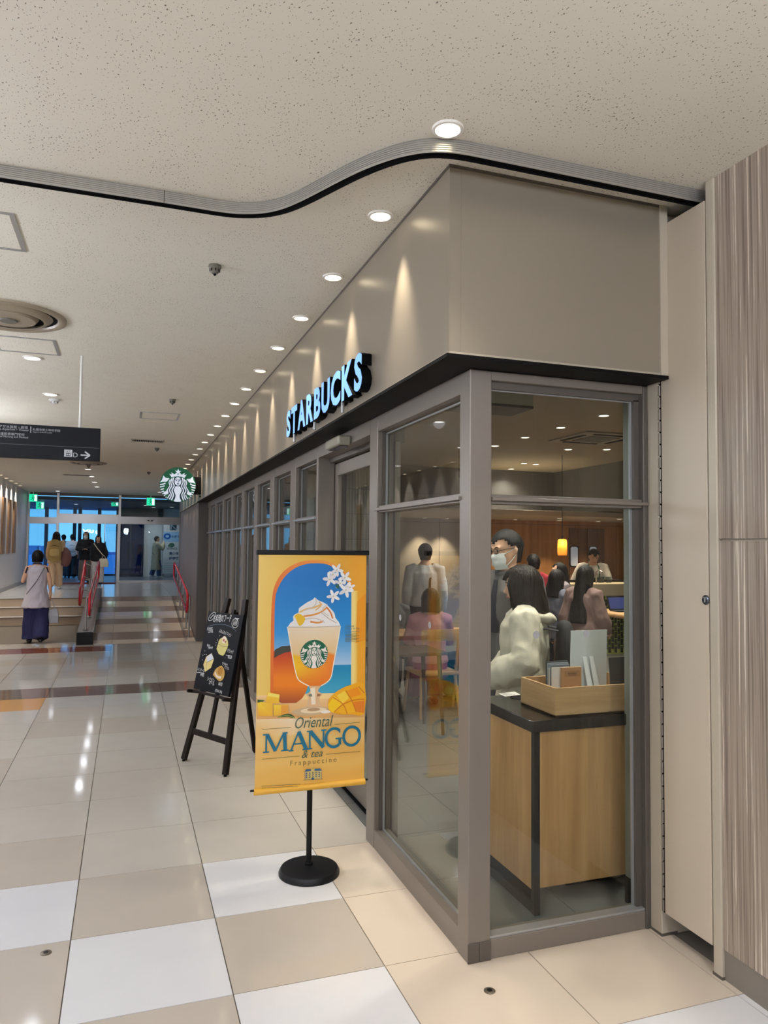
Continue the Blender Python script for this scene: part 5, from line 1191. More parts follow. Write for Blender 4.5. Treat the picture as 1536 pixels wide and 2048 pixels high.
# ================================================================== people
SKIN = lambda: mat('warm_skin', (214, 168, 138), .55, 0, .05)
HAIRB = mat('black_hair', (14, 11, 11), .42, 0, .25, 40, stretch=(3, 3, .3), bump=1.0, bscale=22, spec=.2)
HAIRD = mat('dark_brown_hair', (26, 19, 16), .42, 0, .25, 40, stretch=(3, 3, .3), bump=1.0, bscale=22, spec=.2)
HAIRN = mat('brown_hair', (96, 66, 44), .4, 0, .25, 40, stretch=(3, 3, .3), bump=.35, bscale=90)
def remeshed(mb, name, m, parent, voxel, ripple=0.0, rs=7.0, smooth_it=4, seed=0):
    me = D.meshes.new(name); me.from_pydata([tuple(p) for p in mb.v], [], mb.f)
    bm = bmesh.new(); bm.from_mesh(me); bmesh.ops.recalc_face_normals(bm, faces=bm.faces); bm.to_mesh(me); bm.free()
    o = D.objects.new(name, me); COL.objects.link(o)
    r = o.modifiers.new('r', 'REMESH'); r.mode = 'VOXEL'; r.voxel_size = voxel; r.use_smooth_shade = True
    sm = o.modifiers.new('s', 'SMOOTH'); sm.iterations = smooth_it; sm.factor = .5
    dg = bpy.context.evaluated_depsgraph_get(); me2 = D.meshes.new_from_object(o.evaluated_get(dg)); D.objects.remove(o); D.meshes.remove(me)
    if ripple:
        me2.update(); nv = [v.normal.copy() for v in me2.vertices]
        for v, n_ in zip(me2.vertices, nv):
            p = v.co; q = noise.noise(Vector((p.x*rs+seed, p.y*rs, p.z*rs*.55)))+.5*noise.noise(Vector((p.x*rs*2.3, p.y*rs*2.3+seed, p.z*rs*1.1)))
            q = 1-abs(q)*2.2
            v.co = p+n_*ripple*q
        me2.update()
    me2.name = name; me2.materials.clear(); me2.materials.append(m)
    me2.polygons.foreach_set('use_smooth', [True]*len(me2.polygons))
    o = D.objects.new(name, me2); link(o, parent); ORG[o.name] = Vector(); return o
def hand(mb, w_, d, n, s=1.0, curl=.35, side=1):
    """palm and five fingers from wrist w_, pointing along d, palm facing n"""
    w_, d, n = Vector(w_), Vector(d).normalized(), Vector(n); n = (n-d*n.dot(d)).normalized(); a = d.cross(n)*side
    c = w_+d*.045*s
    mb.tube([w_-d*.01*s, w_+d*.02*s, c, w_+d*.085*s], [(.022*s, .018*s), (.030*s, .016*s), (.038*s, .015*s), (.036*s, .012*s)], 10, ref=tuple(a))
    for k, (off, ln) in enumerate(((-.027, .066), (-.009, .076), (.009, .072), (.027, .056))):
        b = w_+d*.082*s+a*off*s; p1 = b+(d*math.cos(curl)+n*math.sin(curl))*ln*.45*s; p2 = p1+(d*math.cos(curl*2.2)+n*math.sin(curl*2.2))*ln*.32*s; p3 = p2+(d*math.cos(curl*3.2)+n*math.sin(curl*3.2))*ln*.25*s
        mb.tube([b-d*.02*s, b, p1, p2, p3], [.0085*s, .009*s, .0085*s, .008*s, .007*s], 8)
    b = w_+d*.025*s-a*.030*s; p1 = b+(d*.6-a*.7+n*.25).normalized()*.034*s; p2 = p1+(d*.85-a*.25+n*.4).normalized()*.028*s
    mb.tube([w_+d*.02*s-a*.012*s, b, p1, p2], [.012*s, .012*s, .010*s, .008*s], 8)
def head_mesh(mb, M, s):
    k = len(mb.v)
    rings = [(-.118, .045, .016, .014), (-.110, .040, .034, .036), (-.092, .028, .050, .058), (-.065, .014, .061, .076), (-.035, .008, .068, .086), (0, .002, .073, .092), (.03, -.002, .076, .097), (.06, -.006, .073, .094), (.085, -.010, .061, .080), (.104, -.012, .040, .052), (.115, -.012, .012, .016)]
    mb.tube([(0, cy, z) for z, cy, rx, ry in rings], [(rx, ry) for z, cy, rx, ry in rings], 18, round_=False)
    mb.tube([(0, .088, .022), (0, .100, -.004), (0, .111, -.028), (0, .094, -.036)], [.008, .011, .014, .009], 8)
    mb.tube([(-.045, .084, .032), (0, .094, .030), (.045, .084, .032)], .010, 8)
    mb.tube([(-.022, .088, -.062), (0, .094, -.060), (.022, .088, -.062)], .009, 8)
    for q in (-1, 1): mb.tube([(.072*q, -.012, .022), (.083*q, -.016, .006), (.080*q, -.010, -.020), (.070*q, -.004, -.032)], [.010, .013, .011, .008], 8)
    for i in range(k, len(mb.v)): mb.v[i] = M @ (mb.v[i]*s)
def hair_mesh(M, s, zbot, wend, phi=55, line=.062, back=.0, seg=30, vol=.0, ear=0, depth=.8):
    mb = MB(); n = 18; rows = []
    for k in range(n+1):
        t_ = k/n; z = .132+vol*.6-t_*(.132+vol*.6-zbot)
        if z > 0: q = math.sqrt(max(.0, 1-(z/(.134+vol*.6))**2)); rx, ry, cy = (.092+vol)*q+.004, (.112+vol)*q+.004, -.010
        else:
            u = z/zbot; rx = (.093+vol)+(wend-.093-vol)*u; ry = (.112+vol)+(depth*wend-.112-vol)*u; cy = -.010-.018*u-back*u
        rows.append((z, rx, ry, cy))
    for z, rx, ry, cy in rows:
        for j in range(seg):
            a = 2*PI*j/seg; f = 1+.02*math.sin(a*9+z*25)+.012*math.sin(a*17-z*40)
            da = abs((a-PI/2+PI) % (2*PI)-PI)
            ph = phi+(ear*min(1, max(0, (.045-z)/.03)) if ear else 0)
            if z < line-.02*math.sin(a*5) and da < R(ph): f *= .62 if z > -.10 else .45
            mb.v.append(Vector((rx*math.cos(a)*f, cy+ry*math.sin(a)*f, z)))
    for i in range(n):
        for j in range(seg): mb.f.append([i*seg+(j+1) % seg, i*seg+j, (i+1)*seg+j, (i+1)*seg+(j+1) % seg])
    mb.f.append(list(range(seg))); mb.f.append([n*seg+j for j in reversed(range(seg))])
    mb.v = [M @ (v*s) for v in mb.v]; return mb
class Fig: pass
def person(label, loc, rz, H, hair, wear, lean=0.0, head=(0, 0), arms=None, legs=None, sit=False, voxel=.012, fem=True, mask=False, glasses=False, face=True, hips=None, hand_n=None):
    """one continuous body, hair, eyes and clothes as its parts; faces +Y before turning by rz"""
    root = thing('person', label, 'person', loc, rz); s = H/1.715
    sw = .93 if fem else 1.06
    dz = -.37 if sit else 0
    RM = Matrix.Translation((0, 0, .90)) @ Matrix.Rotation(-lean, 4, 'X') @ Matrix.Translation((0, 0, -.90))
    U = lambda p: (RM @ Vector(p)) + Vector((0, 0, dz))
    F = Fig(); F.root, F.s = root, s
    HM = Matrix.Translation(U((0, .018, 1.585))) @ Matrix.Rotation(R(head[0]), 4, 'Z') @ Matrix.Rotation(R(head[1])-lean*.6, 4, 'X')
    sc = lambda mb: mb.xform(Matrix.Scale(s, 4))
    b = MB()
    tors = [((0, 0, .84), (.150, .100)), ((0, 0, .95), (.158*(1.0 if fem else .97), .112)), ((0, .0, 1.08), (.128*sw+.01, .095)), ((0, .004, 1.25), (.152*sw, .112)), ((0, -.004, 1.36), (.160*sw, .094)), ((0, -.008, 1.43), (.095, .068)), ((0, 0, 1.49), (.050, .052)), ((0, .010, 1.55), (.048, .052))]
    b.tube([U(p) for p, r in tors], [r for p, r in tors], 18)
    k0 = len(b.v); hm = MB(); head_mesh(hm, HM, 1.0); b.add(hm.v, hm.f)
    J = {}
    for sd, q in (('L', -1), ('R', 1)):
        sh = Vector((.168*sw*q, -.008, 1.385))
        el, wr_, hd = (arms or {}).get(sd) or ((.215*sw*q, -.03, 1.11), (.225*sw*q, .05, .87), (0, .12, -1))
        P = [U((.12*sw*q, -.005, 1.395)), U(sh), U(Vector(sh)*.5+Vector(el)*.5), U(el), U(Vector(el)*.5+Vector(wr_)*.5), U(wr_)]
        b.tube(P, [.052, .054, .045, .036, .033, .024], 12)
        d = (RM.to_3x3() @ Vector(hd)).normalized(); nn = (hand_n or {}).get(sd, (-q, .3, 0)); hand(b, U(wr_), d, nn, 1.0, .35, 1 if q > 0 else -1)
        J['sh'+sd], J['el'+sd], J['wr'+sd], J['hd'+sd] = P[1], P[3], P[5], d
        if sit: hp, kn, an, toe = Vector((.09*q, .02, .90+dz)), Vector((.11*q, .42, .50)), Vector((.11*q, .40, .09)), Vector((0, 1, 0))
        else:
            hp = Vector((.088*q, 0, .88)); lg = (legs or {}).get(sd); kn, an = (Vector(lg[0]), Vector(lg[1])) if lg else (Vector((.094*q, .015, .47)), Vector((.096*q, -.02, .085))); toe = Vector((.12*q, 1, 0)).normalized()
        b.tube([hp, hp*.5+kn*.5, kn, kn*.55+an*.45+Vector((0, -.012, 0)), an], [.086, .072, .053, .053, .034], 14)
        b.tube([an+Vector((0, -.035, -.045)), an+toe*.06+Vector((0, 0, -.048)), an+toe*.14+Vector((0, 0, -.058)), an+toe*.185+Vector((0, 0, -.062))], [(.036, .032), (.040, .030), (.042, .022), (.030, .018)], 12)
        J['hp'+sd], J['kn'+sd], J['an'+sd], J['toe'+sd] = hp, kn, an, toe
    sc(b); remeshed(b, 'body', SKIN(), root, voxel, smooth_it=3)
    F.J, F.HM, F.U = J, HM, U
    hh = dict(hair); hm_ = hh.pop('mat'); extra = hh.pop('tail', None)
    hb = hair_mesh(HM, 1.0, **hh)
    if extra: hb.tube([HM @ Vector(p) for p in extra[0]], extra[1], 14)
    sc(hb).build('hair', hm_, root, smooth=True, local=True, angle=180)
    if face:
        for q in (-1, 1):
            e = MB().ball((.030*q, .087, .014), (.0125, .007, .006), 10, 6); e.v = [HM @ v for v in e.v]
            eo = sc(e).build('eye', mat('eye_white', (226, 222, 216), .2), root, smooth=True, local=True)
            e = MB().ball((.030*q, .0925, .014), (.006, .003, .0058), 8, 6); e.v = [HM @ v for v in e.v]; sc(e).build('iris', M_BLK, eo, smooth=True, local=True)
            e = MB().tube([(.016*q, .098, .033), (.031*q, .096, .037), (.046*q, .088, .032)], .0035, 6); e.v = [HM @ v for v in e.v]; sc(e).build('eyebrow', hm_, root, smooth=True, local=True)
        if not mask:
            e = MB().tube([(-.020, .094, -.062), (0, .101, -.060), (.020, .094, -.062)], [.004, .007, .004], 8); e.v = [HM @ v for v in e.v]; sc(e).build('lips', mat('lip_tone', (176, 98, 90), .5), root, smooth=True, local=True)
    if mask:
        mk = MB()
        for i in range(7):
            z = -.004-.104*i/6; wv = .062-.012*abs(i-2.5)/3.5
            for j in range(9):
                a = (j/8-.5)*2; x = wv*1.05*a; y = .118-.055*a*a-(.012 if i > 4 else 0)-.010*(i == 0)+.004*math.sin(i*1.9)
                mk.v.append(Vector((x, y, z)))
        for i in range(6):
            for j in range(8): mk.f.append([i*9+j, i*9+j+1, (i+1)*9+j+1, (i+1)*9+j])
        for q in (-1, 1):
            mk.tube([(.058*q, .066, -.012), (.072*q, .02, .0), (.082*q, -.016, .016)], .0022, 6); mk.tube([(.056*q, .062, -.090), (.070*q, .02, -.06), (.080*q, -.014, -.024)], .0022, 6)
        mk.v = [HM @ v for v in mk.v]; sc(mk).build('face_mask', mat('white_mask', (226, 230, 228), .7), root, smooth=True, local=True, angle=180)
    if glasses:
        gl = MB()
        for q in (-1, 1):
            ring_ = [(.031*q+.022*math.cos(R(k*30)), .106, .012+.016*math.sin(R(k*30))) for k in range(12)]; gl.tube(ring_, .002, 6, closed=True); gl.tube([(.053*q, .104, .016), (.078*q, .05, .018), (.082*q, -.01, .014)], .002, 6)
        gl.tube([(-.009, .107, .014), (.009, .107, .014)], .002, 6); gl.v = [HM @ v for v in gl.v]; sc(gl).build('glasses', M_BLK, root, smooth=True, local=True)
    for g in wear:
        kind, m_ = g[0], g[1]; o = dict(g[2]) if len(g) > 2 else {}
        nm = o.get('name', kind); inf = o.get('inf', .022); rip = o.get('rip', .006); mb = MB(); vx = max(voxel, .011)
        if kind in ('top', 'coat', 'jacket', 'blouse', 'tunic', 'shirt'):
            hem = o.get('hem', .86); fl_ = o.get('flare', 0); top = o.get('top', 1.44)
            zs = [hem, hem*.6+1.0*.4 if hem < .9 else (hem+1.02)/2, 1.05, 1.20, 1.33, 1.40, top]
            rs_ = [(.165+inf+fl_, .120+inf+fl_*.8), (.160+inf+fl_*.5, .118+inf+fl_*.4), (.140*sw+inf+fl_*.2, .105+inf+fl_*.2), (.152*sw+inf, .115+inf), (.168*sw+inf, .106+inf), (.128*sw+inf*.6, .085+inf*.6), (.075+inf*.3, .066+inf*.3)]
            if o.get('nohip'): rs_[0] = (.140*sw+inf, .105+inf)
            yo = o.get('yo', 0)
            mb.tube([U((0, yo if z < 1.0 else 0, z)) for z in zs], rs_, 22, round_=False)
            sl = o.get('sleeve', 1.0)
            if sl > 0:
                for sd in 'LR':
                    a, e, w_ = J['sh'+sd], J['el'+sd], J['wr'+sd]; ra = .060+inf*.8
                    sw_ = o.get('cuff', .034)
                    if sl <= .5: P = [a*.82+U((0, 0, 1.36))*.18, a, a+(e-a)*sl*2]; rr_ = [ra, ra, ra*.92]
                    else:
                        P = [a*.82+U((0, 0, 1.36))*.18, a, a*.5+e*.5, e, e+(w_-e)*.5*(sl-.5)*2, e+(w_-e)*(sl-.5)*2]; pf = o.get('puff', 0); rr_ = [ra, ra, ra*.92, ra*.84+pf*.6, ra*.80+pf, sw_+inf*.4]
                    mb.tube(P, rr_, 14)
        elif kind in ('trousers', 'jeans'):
            wd = o.get('wide', .012); an_ = o.get('ankle', .10)
            mb.tube([U((0, 0, .80)), U((0, 0, .92)), U((0, 0, 1.04))], [(.158+inf, .114+inf), (.162+inf, .118+inf), (.142+inf*.6, .108+inf*.6)], 20, round_=False)
            for sd in 'LR':
                hp, kn, an = J['hp'+sd], J['kn'+sd], J['an'+sd]; en_ = an+(kn-an)*((an_-.085)/.4)
                mb.tube([hp+Vector((0, 0, .04)), hp*.5+kn*.5, kn, kn*.5+en_*.5, en_], [.092+inf*.5, .080+inf+wd*.3, .062+inf+wd*.7, .058+inf+wd*.9, .050+inf+wd], 16, round_=False)
        elif kind == 'skirt':
            hem = o.get('hem', .5); fl_ = o.get('flare', .06)
            mb.tube([U((0, 0, hem)), U((0, 0, .75)), U((0, 0, .95)), U((0, 0, 1.05))], [(.17+fl_, .14+fl_), (.165+fl_*.5, .13+fl_*.4), (.162+inf, .12+inf), (.14+inf, .106+inf)], 22, round_=False)
        elif kind == 'shoes':
            for sd in 'LR':
                an, toe = J['an'+sd], J['toe'+sd]; so = MB()
                so.tube([an+Vector((0, -.05, -.042)), an+Vector((0, .01, -.036)), an+toe*.09+Vector((0, 0, -.046)), an+toe*.16+Vector((0, 0, -.056)), an+toe*.20+Vector((0, 0, -.060))], [(.042, .038), (.045, .046), (.048, .036), (.048, .026), (.036, .02)], 14)
                for v in so.v: v.z = max(v.z, .003)
                sc(so).build('shoe', m_, root, smooth=True, local=True)
            continue
        elif kind == 'hood':
            mb.tube([HM @ Vector(p) for p in ((-.10, .02, -.185), (-.105, -.07, -.195), (-.055, -.125, -.21), (0, -.14, -.225), (.055, -.125, -.21), (.105, -.07, -.195), (.10, .02, -.185))], [(.018, .028), (.026, .042), (.034, .056), (.038, .066), (.034, .056), (.026, .042), (.018, .028)], 14, ref=(0, 0, 1))
        elif kind == 'collar':
            mb.tube([U((.07*math.cos(R(k*30)), .005+.066*math.sin(R(k*30)), 1.455-.02*math.sin(R(k*30)))) for k in range(12)], o.get('r', .016), 8, closed=True)
        elif kind == 'apron':
            for z0, z1, w_ in ((1.26, 1.02, .13), (1.02, .55, .19)):
                P = []
                for q in (0, 1):
                    for zz_ in (z0, z1):
                        for x in (-w_, 0, w_): P.append(U((x, (.150 if x == 0 else .118)+.014*q, zz_)))
                mb.add(P, [(0, 1, 4, 3), (1, 2, 5, 4), (6, 9, 10, 7), (7, 10, 11, 8), (0, 3, 9, 6), (2, 8, 11, 5), (0, 6, 7, 1), (1, 7, 8, 2), (3, 4, 10, 9), (4, 5, 11, 10)])
            for q in (-1, 1): mb.tube([U((.10*q, .14, 1.25)), U((.085*q, .085, 1.42)), U((.05*q, -.07, 1.475))], .012, 8)
            sc(mb).build('apron', m_, root, local=True); continue
        elif kind == 'strap':
            pts = o['pts']; mb.tube([U(p) for p in pts], o.get('r', (.006, .016)) if not hasattr(o.get('r', 0), '__len__') or len(pts) == 0 else [o['r']]*len(pts), 8, closed=o.get('closed', False))
            sc(mb).build(nm, m_, root, smooth=True, local=True); continue
        elif kind == 'tie':
            mb.tube([U((0, .118, 1.40)), U((0, .142, 1.30)), U((0, .146, 1.08))], [(.014, .008), (.026, .008), (.034, .008)], 10)
            sc(mb).build('tie', m_, root, smooth=True, local=True); continue
        elif kind == 'badge':
            mb.box(-.03, .158, 1.05, .03, .162, 1.13); mb.v = [U(v+Vector((.05, 0, 0))) for v in mb.v]; sc(mb).build('badge', m_, root, local=True); continue
        sc(mb); remeshed(mb, nm, m_, root, vx, rip, o.get('rs', 9.0), 3, seed=len(label)*1.7)
    F.W = lambda p: Matrix.Translation(Vector(loc)) @ Matrix.Rotation(rz, 4, 'Z') @ (Vector(p)*s)
    return F
CL = lambda n, c, **k: mat(n, c, k.pop('rough', .8), 0, .08, 14, bump=.15, bscale=220, **k)
BOB = dict(mat=HAIRB, zbot=-.15, wend=.105, phi=50, vol=.008)
SHORT = dict(mat=HAIRB, zbot=-.085, wend=.070, phi=62, line=.058, vol=.004, ear=50)
LONG = dict(mat=HAIRB, zbot=-.42, wend=.12, phi=48, back=.10, depth=.62, vol=.004)
MID = dict(mat=HAIRB, zbot=-.24, wend=.125, phi=48, back=.03, depth=.75, vol=.006)
WALK_A = {'L': ((-.094, .10, .48), (-.098, .10, .085)), 'R': ((.094, -.02, .47), (.096, -.16, .115))}
WALK_B = {'R': ((.094, .10, .48), (.098, .10, .085)), 'L': ((-.094, -.02, .47), (-.096, -.16, .115))}
BLKSH = mat('black_shoe', (20, 19, 20), .5); WHSH = mat('white_sneaker', (224, 222, 218), .6)

# --- corridor
f = person('woman from behind in grey sleeveless tunic and wide navy trousers before the steps', (-1.40, 13.72, 0), R(4), 1.56, dict(BOB, zbot=-.095, wend=.088),
    [('trousers', CL('navy_cloth', (24, 28, 74)), dict(wide=.060, inf=.022, ankle=.075)), ('tunic', CL('pale_grey_cloth', (188, 182, 190)), dict(hem=.66, flare=.06, sleeve=0, inf=.024, rip=.010)),
     ('collar', CL('navy_trim', (20, 26, 50)), dict(r=.017)), ('strap', CL('grey_strap', (110, 108, 116)), dict(name='shoulder_strap', pts=[(.13, -.10, 1.41), (.0, -.155, 1.15), (-.16, -.165, .92)], r=(.008, .008))), ('shoes', BLKSH)],
    arms={'R': ((.225, -.02, 1.11), (.235, .02, .88), (0, .1, -1)), 'L': ((-.24, .02, 1.13), (-.20, .17, 1.30), (.25, .3, .9))}, legs=WALK_A, head=(0, -4))
for q in (-1, 1): MB().tube([f.U((.160*q, .07, 1.40)), f.U((.186*q, .055, 1.32)), f.U((.190*q, 0, 1.26)), f.U((.186*q, -.06, 1.32)), f.U((.160*q, -.08, 1.40))], .012, 8).xform(Matrix.Scale(f.s, 4)).build('armhole_trim', CL('navy_trim', (20, 26, 50)), f.root, smooth=True, local=True)
def tote(label, p, m_, w_=.15, h=.26, d=.05, rz=0, slant=0, handle=.16):
    t = thing('tote_bag', label, 'bag', tuple(p), rz); L_ = dict(local=True)
    P = []
    for z, ww, dd in ((-handle-h, 1.0, 1.0), (-handle-h*.5, 1.02, 1.15), (-handle, .82, .35)):
        for x, y in ((-1, -1), (1, -1), (1, 1), (-1, 1)): P.append((x*w_*ww+slant*(-z), y*d*dd, z))
    MB().add(P, [(0, 3, 2, 1), (8, 9, 10, 11)]+[(a, a+1, a+5, a+4) if a % 4 < 3 else (a, a-3, a+1, a+4) for a in range(8)]).build('bag_body', m_, t, bevel=.008, **L_)
    for y in (-d*.3, d*.3): MB().tube([(-w_*.45+slant*handle, y, -handle-.01), (-w_*.2, y*.4, -.03), (0, 0, 0), (w_*.2, y*.4, -.03), (w_*.45+slant*handle, y, -handle-.01)], .006, 8).build('handle', m_, t, smooth=True, **L_)
    return t
tote('pale grey tote bag hanging from the tunic woman’s right hand', f.W((.255, .02, .80)), CL('tote_grey', (170, 172, 178)), .12, .24, .05)
f = person('woman from behind in beige clothes with dark hair on the landing', (-1.70, 20.85, LZ), R(0), 1.48, dict(mat=HAIRD, zbot=-.17, wend=.135, phi=50, vol=.012),
    [('trousers', CL('beige_cloth', (196, 166, 132)), dict(wide=.02, ankle=.09)), ('top', CL('sand_cloth', (176, 146, 112)), dict(hem=.78, flare=.03, inf=.036, sleeve=.9, rip=.009)), ('shoes', WHSH)], legs=WALK_B)
def backpack(label, p, rz, m_, m2, w_=.15, h=.40, d=.11):
    t = thing('backpack', label, 'backpack', tuple(p), rz); k = dict(local=True)
    MB().tube([(0, 0, -h/2), (0, -.01, -h*.2), (0, -.01, h*.2), (0, .01, h/2)], [(w_*.95, d*.5), (w_, d*.62), (w_*.95, d*.56), (w_*.7, d*.38)], 20).build('bag_body', m_, t, smooth=True, **k)
    MB().tube([(0, -d*.62, -h*.28), (0, -d*.68, -h*.12), (0, -d*.60, h*.05)], [(w_*.68, .02), (w_*.72, .03), (w_*.62, .02)], 16).build('front_pocket', m2, t, smooth=True, **k)
    MB().tube([(-w_*.62, -d*.45, h*.22), (0, -d*.62, h*.27), (w_*.62, -d*.45, h*.22)], .006, 8).build('zip', M_BLK, t, smooth=True, **k)
    for q in (-1, 1): MB().tube([(w_*.5*q, .05, h*.48), (w_*.6*q, .16, h*.52), (w_*.8*q, .27, h*.30), (w_*.9*q, .26, -h*.15), (w_*.75*q, .05, -h*.42)], [(.018, .006)]*5, 8).build('strap', m2, t, smooth=True, **k)
    MB().tube([(-.03, .03, h*.5), (0, .02, h*.58), (.03, .03, h*.5)], .006, 8).build('grab_loop', m2, t, smooth=True, **k)
    return t
backpack('olive-gold backpack on the beige woman’s back', f.W((-.02, -.205, 1.16)), R(0), CL('olive_gold', (150, 124, 72)), CL('pale_olive', (178, 152, 96)), .16, .46, .13)
t = thing('shoulder_bag', 'maroon patterned shoulder bag at the beige woman’s right side', 'bag', tuple(f.W((.27, -.06, 1.02))))
MB().tube([(0, 0, -.22), (.01, 0, -.08), (0, 0, .08), (-.01, 0, .17)], [(.11, .08), (.145, .09), (.12, .07), (.06, .03)], 18).build('bag_body', mat('maroon_patterned', (104, 66, 62), .7, 0, .4, 60), t, smooth=True, local=True)
MB().tube([(-.03, .04, .14), (-.09, .03, .33), (-.03, -.04, .14)], .009, 8).build('strap', mat('maroon_strap', (84, 46, 44), .6), t, smooth=True, local=True)
f = person('person from behind in white top and black trousers at the vestibule', (-1.72, 27.3, LZ), R(0), 1.50, dict(SHORT, mat=HAIRB),
    [('trousers', CL('black_cloth', (16, 17, 22)), dict(wide=.03, ankle=.08)), ('shirt', CL('white_cloth', (214, 218, 224)), dict(hem=.92, inf=.03, sleeve=.6, rip=.008)), ('shoes', BLKSH)], legs=WALK_A)
backpack('white backpack on the person in black trousers', f.W((0, -.20, 1.16)), 0, CL('white_nylon', (206, 208, 212)), CL('light_grey_nylon', (170, 172, 178)), .15, .42, .13)
person('person in teal-grey shirt half hidden behind the far door frame', (-2.08, 28.4, LZ), R(10), 1.50, SHORT, [('trousers', CL('dark_jeans', (40, 46, 60)), dict(ankle=.09)), ('shirt', CL('teal_grey_cloth', (60, 84, 92)), dict(hem=.86, sleeve=.4)), ('shoes', BLKSH)], fem=False)
person('woman with long black hair, white mask and black jacket at the doors', (-1.13, 23.9, LZ+.013), R(176), 1.53, LONG,
    [('trousers', CL('grey_brown_cloth', (112, 104, 98)), dict(wide=.05, ankle=.08)), ('jacket', CL('black_cloth', (16, 17, 22)), dict(hem=.76, inf=.042, sleeve=1.0, puff=.02, rip=.008)), ('shoes', BLKSH)],
    arms={'R': ((.25, .02, 1.14), (.05, .21, 1.12), (-1, .25, .15)), 'L': ((-.25, .02, 1.14), (-.05, .21, 1.11), (1, .25, .15))}, mask=True)
f = person('woman in black sweatshirt and pale trousers beside the masked woman', (-.76, 23.18, LZ), R(172), 1.43, MID,
    [('trousers', CL('pale_cloth', (206, 202, 196)), dict(wide=.04, ankle=.08)), ('top', CL('black_cloth', (16, 17, 22)), dict(hem=.80, inf=.034, sleeve=1.0, puff=.015)), ('shoes', BLKSH)], head=(0, 6),
    arms={'L': ((-.25, -.02, 1.13), (-.27, .10, .92), (-.1, .4, -1))})
tote('cream cloth tote slung across the sweatshirt woman', f.W((-.22, .17, 1.02)), CL('cream_canvas', (226, 216, 188)), .13, .24, .05, R(172), 0, .10)
MB().tube([f.U((.13, .09, 1.43)), f.U((0, .175, 1.26)), f.U((-.20, .20, 1.02))], [(.014, .005)]*3, 8).xform(Matrix.Scale(f.s, 4)).build('bag_strap', CL('cream_canvas', (226, 216, 188)), f.root, smooth=True, local=True)
f = person('short-haired woman in long beige coat reading the board in the vestibule', (1.02, 27.2, LZ), R(-78), 1.47, dict(SHORT),
    [('jeans', CL('blue_denim', (70, 92, 130)), dict(wide=.02, ankle=.09)), ('coat', CL('beige_coat_cloth', (178, 166, 136)), dict(hem=.34, flare=.05, inf=.044, sleeve=1.0, puff=.015, rip=.012)), ('shoes', WHSH),
     ('strap', CL('brown_strap', (110, 76, 56)), dict(name='bag_strap', pts=[(-.10, .13, 1.40), (-.19, .05, 1.30), (.02, -.175, 1.05), (.19, -.12, .95)], r=(.012, .006)))],
    arms={'R': ((.24, .18, 1.20), (.10, .26, 1.42), (-.3, .1, 1))}, legs=WALK_B)

# --- inside the shop
f = person('grey-haired man with white mask and glasses in a grey jacket inside the shop', (2.46, 4.42, 0), R(106), 1.80, dict(mat=mat('greying_hair', (30, 30, 31), .5, 0, .3, 50, stretch=(3, 3, .3), bump=.35, bscale=90, spec=.2), zbot=-.09, wend=.066, phi=58, line=.066, vol=.002, ear=52),
    [('trousers', CL('charcoal_cloth', (52, 54, 62)), dict(ankle=.08)), ('shirt', CL('white_shirt_cloth', (206, 206, 208)), dict(hem=.90, inf=.012, sleeve=0, rip=.003)), ('jacket', CL('grey_jacket_cloth', (92, 90, 90)), dict(hem=.74, inf=.030, sleeve=1.0, rip=.007)),
     ('collar', CL('grey_jacket_cloth', (92, 90, 90)), dict(r=.022, rip=.003)), ('tie', CL('dark_tie', (30, 34, 50))), ('badge', mat('white_badge', (220, 220, 220), .4)), ('shoes', BLKSH)], fem=False, mask=True, glasses=True, voxel=.008, head=(-6, -10), lean=.05)
WJ = CL('ivory_jacket_cloth', (206, 200, 182))
f = person('woman with dark bob in an ivory hooded jacket behind the condiment counter', (2.27, 3.93, 0), R(58), 1.565, dict(mat=HAIRD, zbot=-.185, wend=.142, phi=36, vol=.022, back=.0, depth=.98),
    [('skirt', CL('dark_skirt_cloth', (40, 38, 44)), dict(hem=.45)), ('jacket', WJ, dict(hem=.80, flare=.04, inf=.040, sleeve=1.0, puff=.026, cuff=.034, rip=.011, rs=10)), ('hood', WJ, dict(rip=.006)), ('shoes', BLKSH)],
    voxel=.008, arms={'L': ((-.26, -.02, 1.13), (-.16, .22, .98), (.3, .9, -.2)), 'R': ((.24, .0, 1.12), (.14, .22, .97), (-.3, .9, -.2))}, head=(6, -6))
MB().lathe([(.03, 0), (.03, .004), (.0001, .004)], (0, 0, 0), 16).xform(Matrix.Translation(f.U((-.275, .0, 1.27))) @ Matrix.Rotation(-PI/2, 4, 'Y')).xform(Matrix.Scale(f.s, 4)).build('sleeve_badge', mat('grey_badge', (130, 128, 126), .6), f.root, local=True)
backpack('black backpack worn by the woman in the ivory jacket', f.W((0, -.27, 1.10)), R(58), CL('black_nylon', (24, 25, 28)), CL('dark_nylon', (40, 41, 46)), .15, .40, .13)
person('woman with glasses and dark hair in a blue-grey top, facing right', (4.44, 7.0, 0), R(-72), 1.445, MID, [('trousers', CL('dark_jeans', (40, 46, 60))), ('top', CL('blue_grey_cloth', (104, 106, 122)), dict(hem=.84, inf=.034, rip=.009)), ('shoes', BLKSH)], glasses=True, head=(0, -8), arms={'R': ((.23, .06, 1.12), (.12, .28, 1.05), (-.2, 1, 0)), 'L': ((-.23, .06, 1.12), (-.12, .28, 1.05), (.2, 1, 0))})
person('woman with very long black hair in a mauve blouse, back turned', (4.42, 6.5, 0), R(-66), 1.515, dict(LONG, zbot=-.55, wend=.115, back=.13, depth=.7), [('trousers', CL('black_cloth', (16, 17, 22)), dict(wide=.03)), ('blouse', CL('mauve_cloth', (140, 112, 106)), dict(hem=.93, nohip=1, inf=.026, puff=.024, rip=.009)), ('shoes', BLKSH)], lean=.12, arms={'R': ((.21, .04, 1.12), (.20, .22, .97), (0, .8, -.5))})
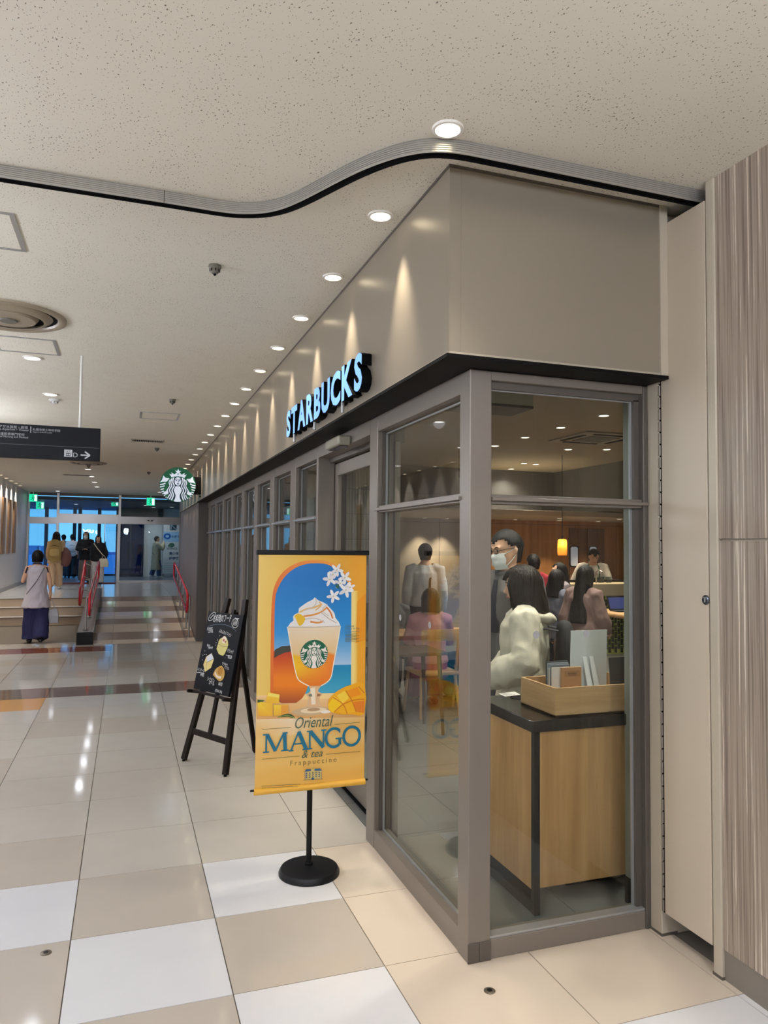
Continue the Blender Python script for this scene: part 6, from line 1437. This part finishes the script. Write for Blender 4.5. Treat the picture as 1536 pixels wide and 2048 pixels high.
person('long-haired woman in grey-mauve top beyond the mauve blouse', (5.10, 7.95, 0), R(75), 1.50, LONG, [('trousers', CL('black_cloth', (16, 17, 22))), ('top', CL('grey_mauve_cloth', (128, 116, 122)), dict(hem=.86, inf=.034)), ('shoes', BLKSH)])
person('dark-haired person in a red top deep in the shop, back turned', (5.05, 8.5, 0), R(-15), 1.60, SHORT, [('trousers', CL('dark_jeans', (40, 46, 60))), ('top', CL('red_cloth', (160, 30, 44)), dict(hem=.86, inf=.034)), ('shoes', BLKSH)])
f = person('barista in white shirt and green apron bending over the bar', (7.62, 10.95, 0), R(158), 1.74, SHORT, [('trousers', CL('black_cloth', (16, 17, 22))), ('shirt', CL('white_shirt_cloth', (206, 206, 208)), dict(hem=.88, inf=.03, sleeve=1.0)), ('apron', CL('bottle_green_cloth', (16, 72, 56))), ('shoes', BLKSH)], lean=.42, head=(0, -14), fem=False, arms={'R': ((.30, .10, 1.18), (.22, .34, 1.02), (0, 1, -.3)), 'L': ((-.28, .12, 1.14), (-.12, .36, 1.02), (.2, 1, -.3))})
person('seated woman in pink top and magenta skirt, back to the window', (2.95, 6.98, 0), R(-14), 1.60, dict(BOB, zbot=-.12), [('skirt', CL('magenta_cloth', (150, 40, 90)), dict(hem=.80, flare=.04)), ('top', CL('pink_cloth', (196, 140, 150)), dict(hem=.92, inf=.03)), ('trousers', CL('magenta_cloth', (150, 40, 90)), dict()), ('shoes', BLKSH)], sit=True, arms={'R': ((.22, .12, 1.14), (.12, .34, 1.14), (0, 1, .1)), 'L': ((-.22, .12, 1.14), (-.12, .34, 1.14), (0, 1, .1))})
person('standing man in pale shirt with dark straps near the back wall', (3.70, 8.95, 0), R(-20), 1.725, SHORT, [('trousers', CL('black_cloth', (16, 17, 22))), ('shirt', CL('white_shirt_cloth', (206, 206, 208)), dict(hem=.90, inf=.026)), ('strap', M_BLK, dict(name='strap', pts=[(.09, .12, 1.40), (.10, -.02, 1.455), (.06, -.145, 1.25), (.05, -.15, 1.0)], r=(.014, .005))), ('shoes', BLKSH)], fem=False)
person('seated dark-haired person with white mask at the back table', (2.98, 8.22, 0), R(180), 1.60, SHORT, [('trousers', CL('dark_jeans', (40, 46, 60))), ('top', CL('grey_cloth', (96, 98, 104)), dict(hem=.88, inf=.03)), ('shoes', BLKSH)], sit=True, mask=True)
person('seated person with brown hair beside the pink top', (3.50, 6.98, 0), R(8), 1.62, dict(MID, mat=HAIRN), [('trousers', CL('dark_jeans', (40, 46, 60))), ('top', CL('tan_cloth', (150, 116, 80)), dict(hem=.88, inf=.03)), ('shoes', BLKSH)], sit=True)
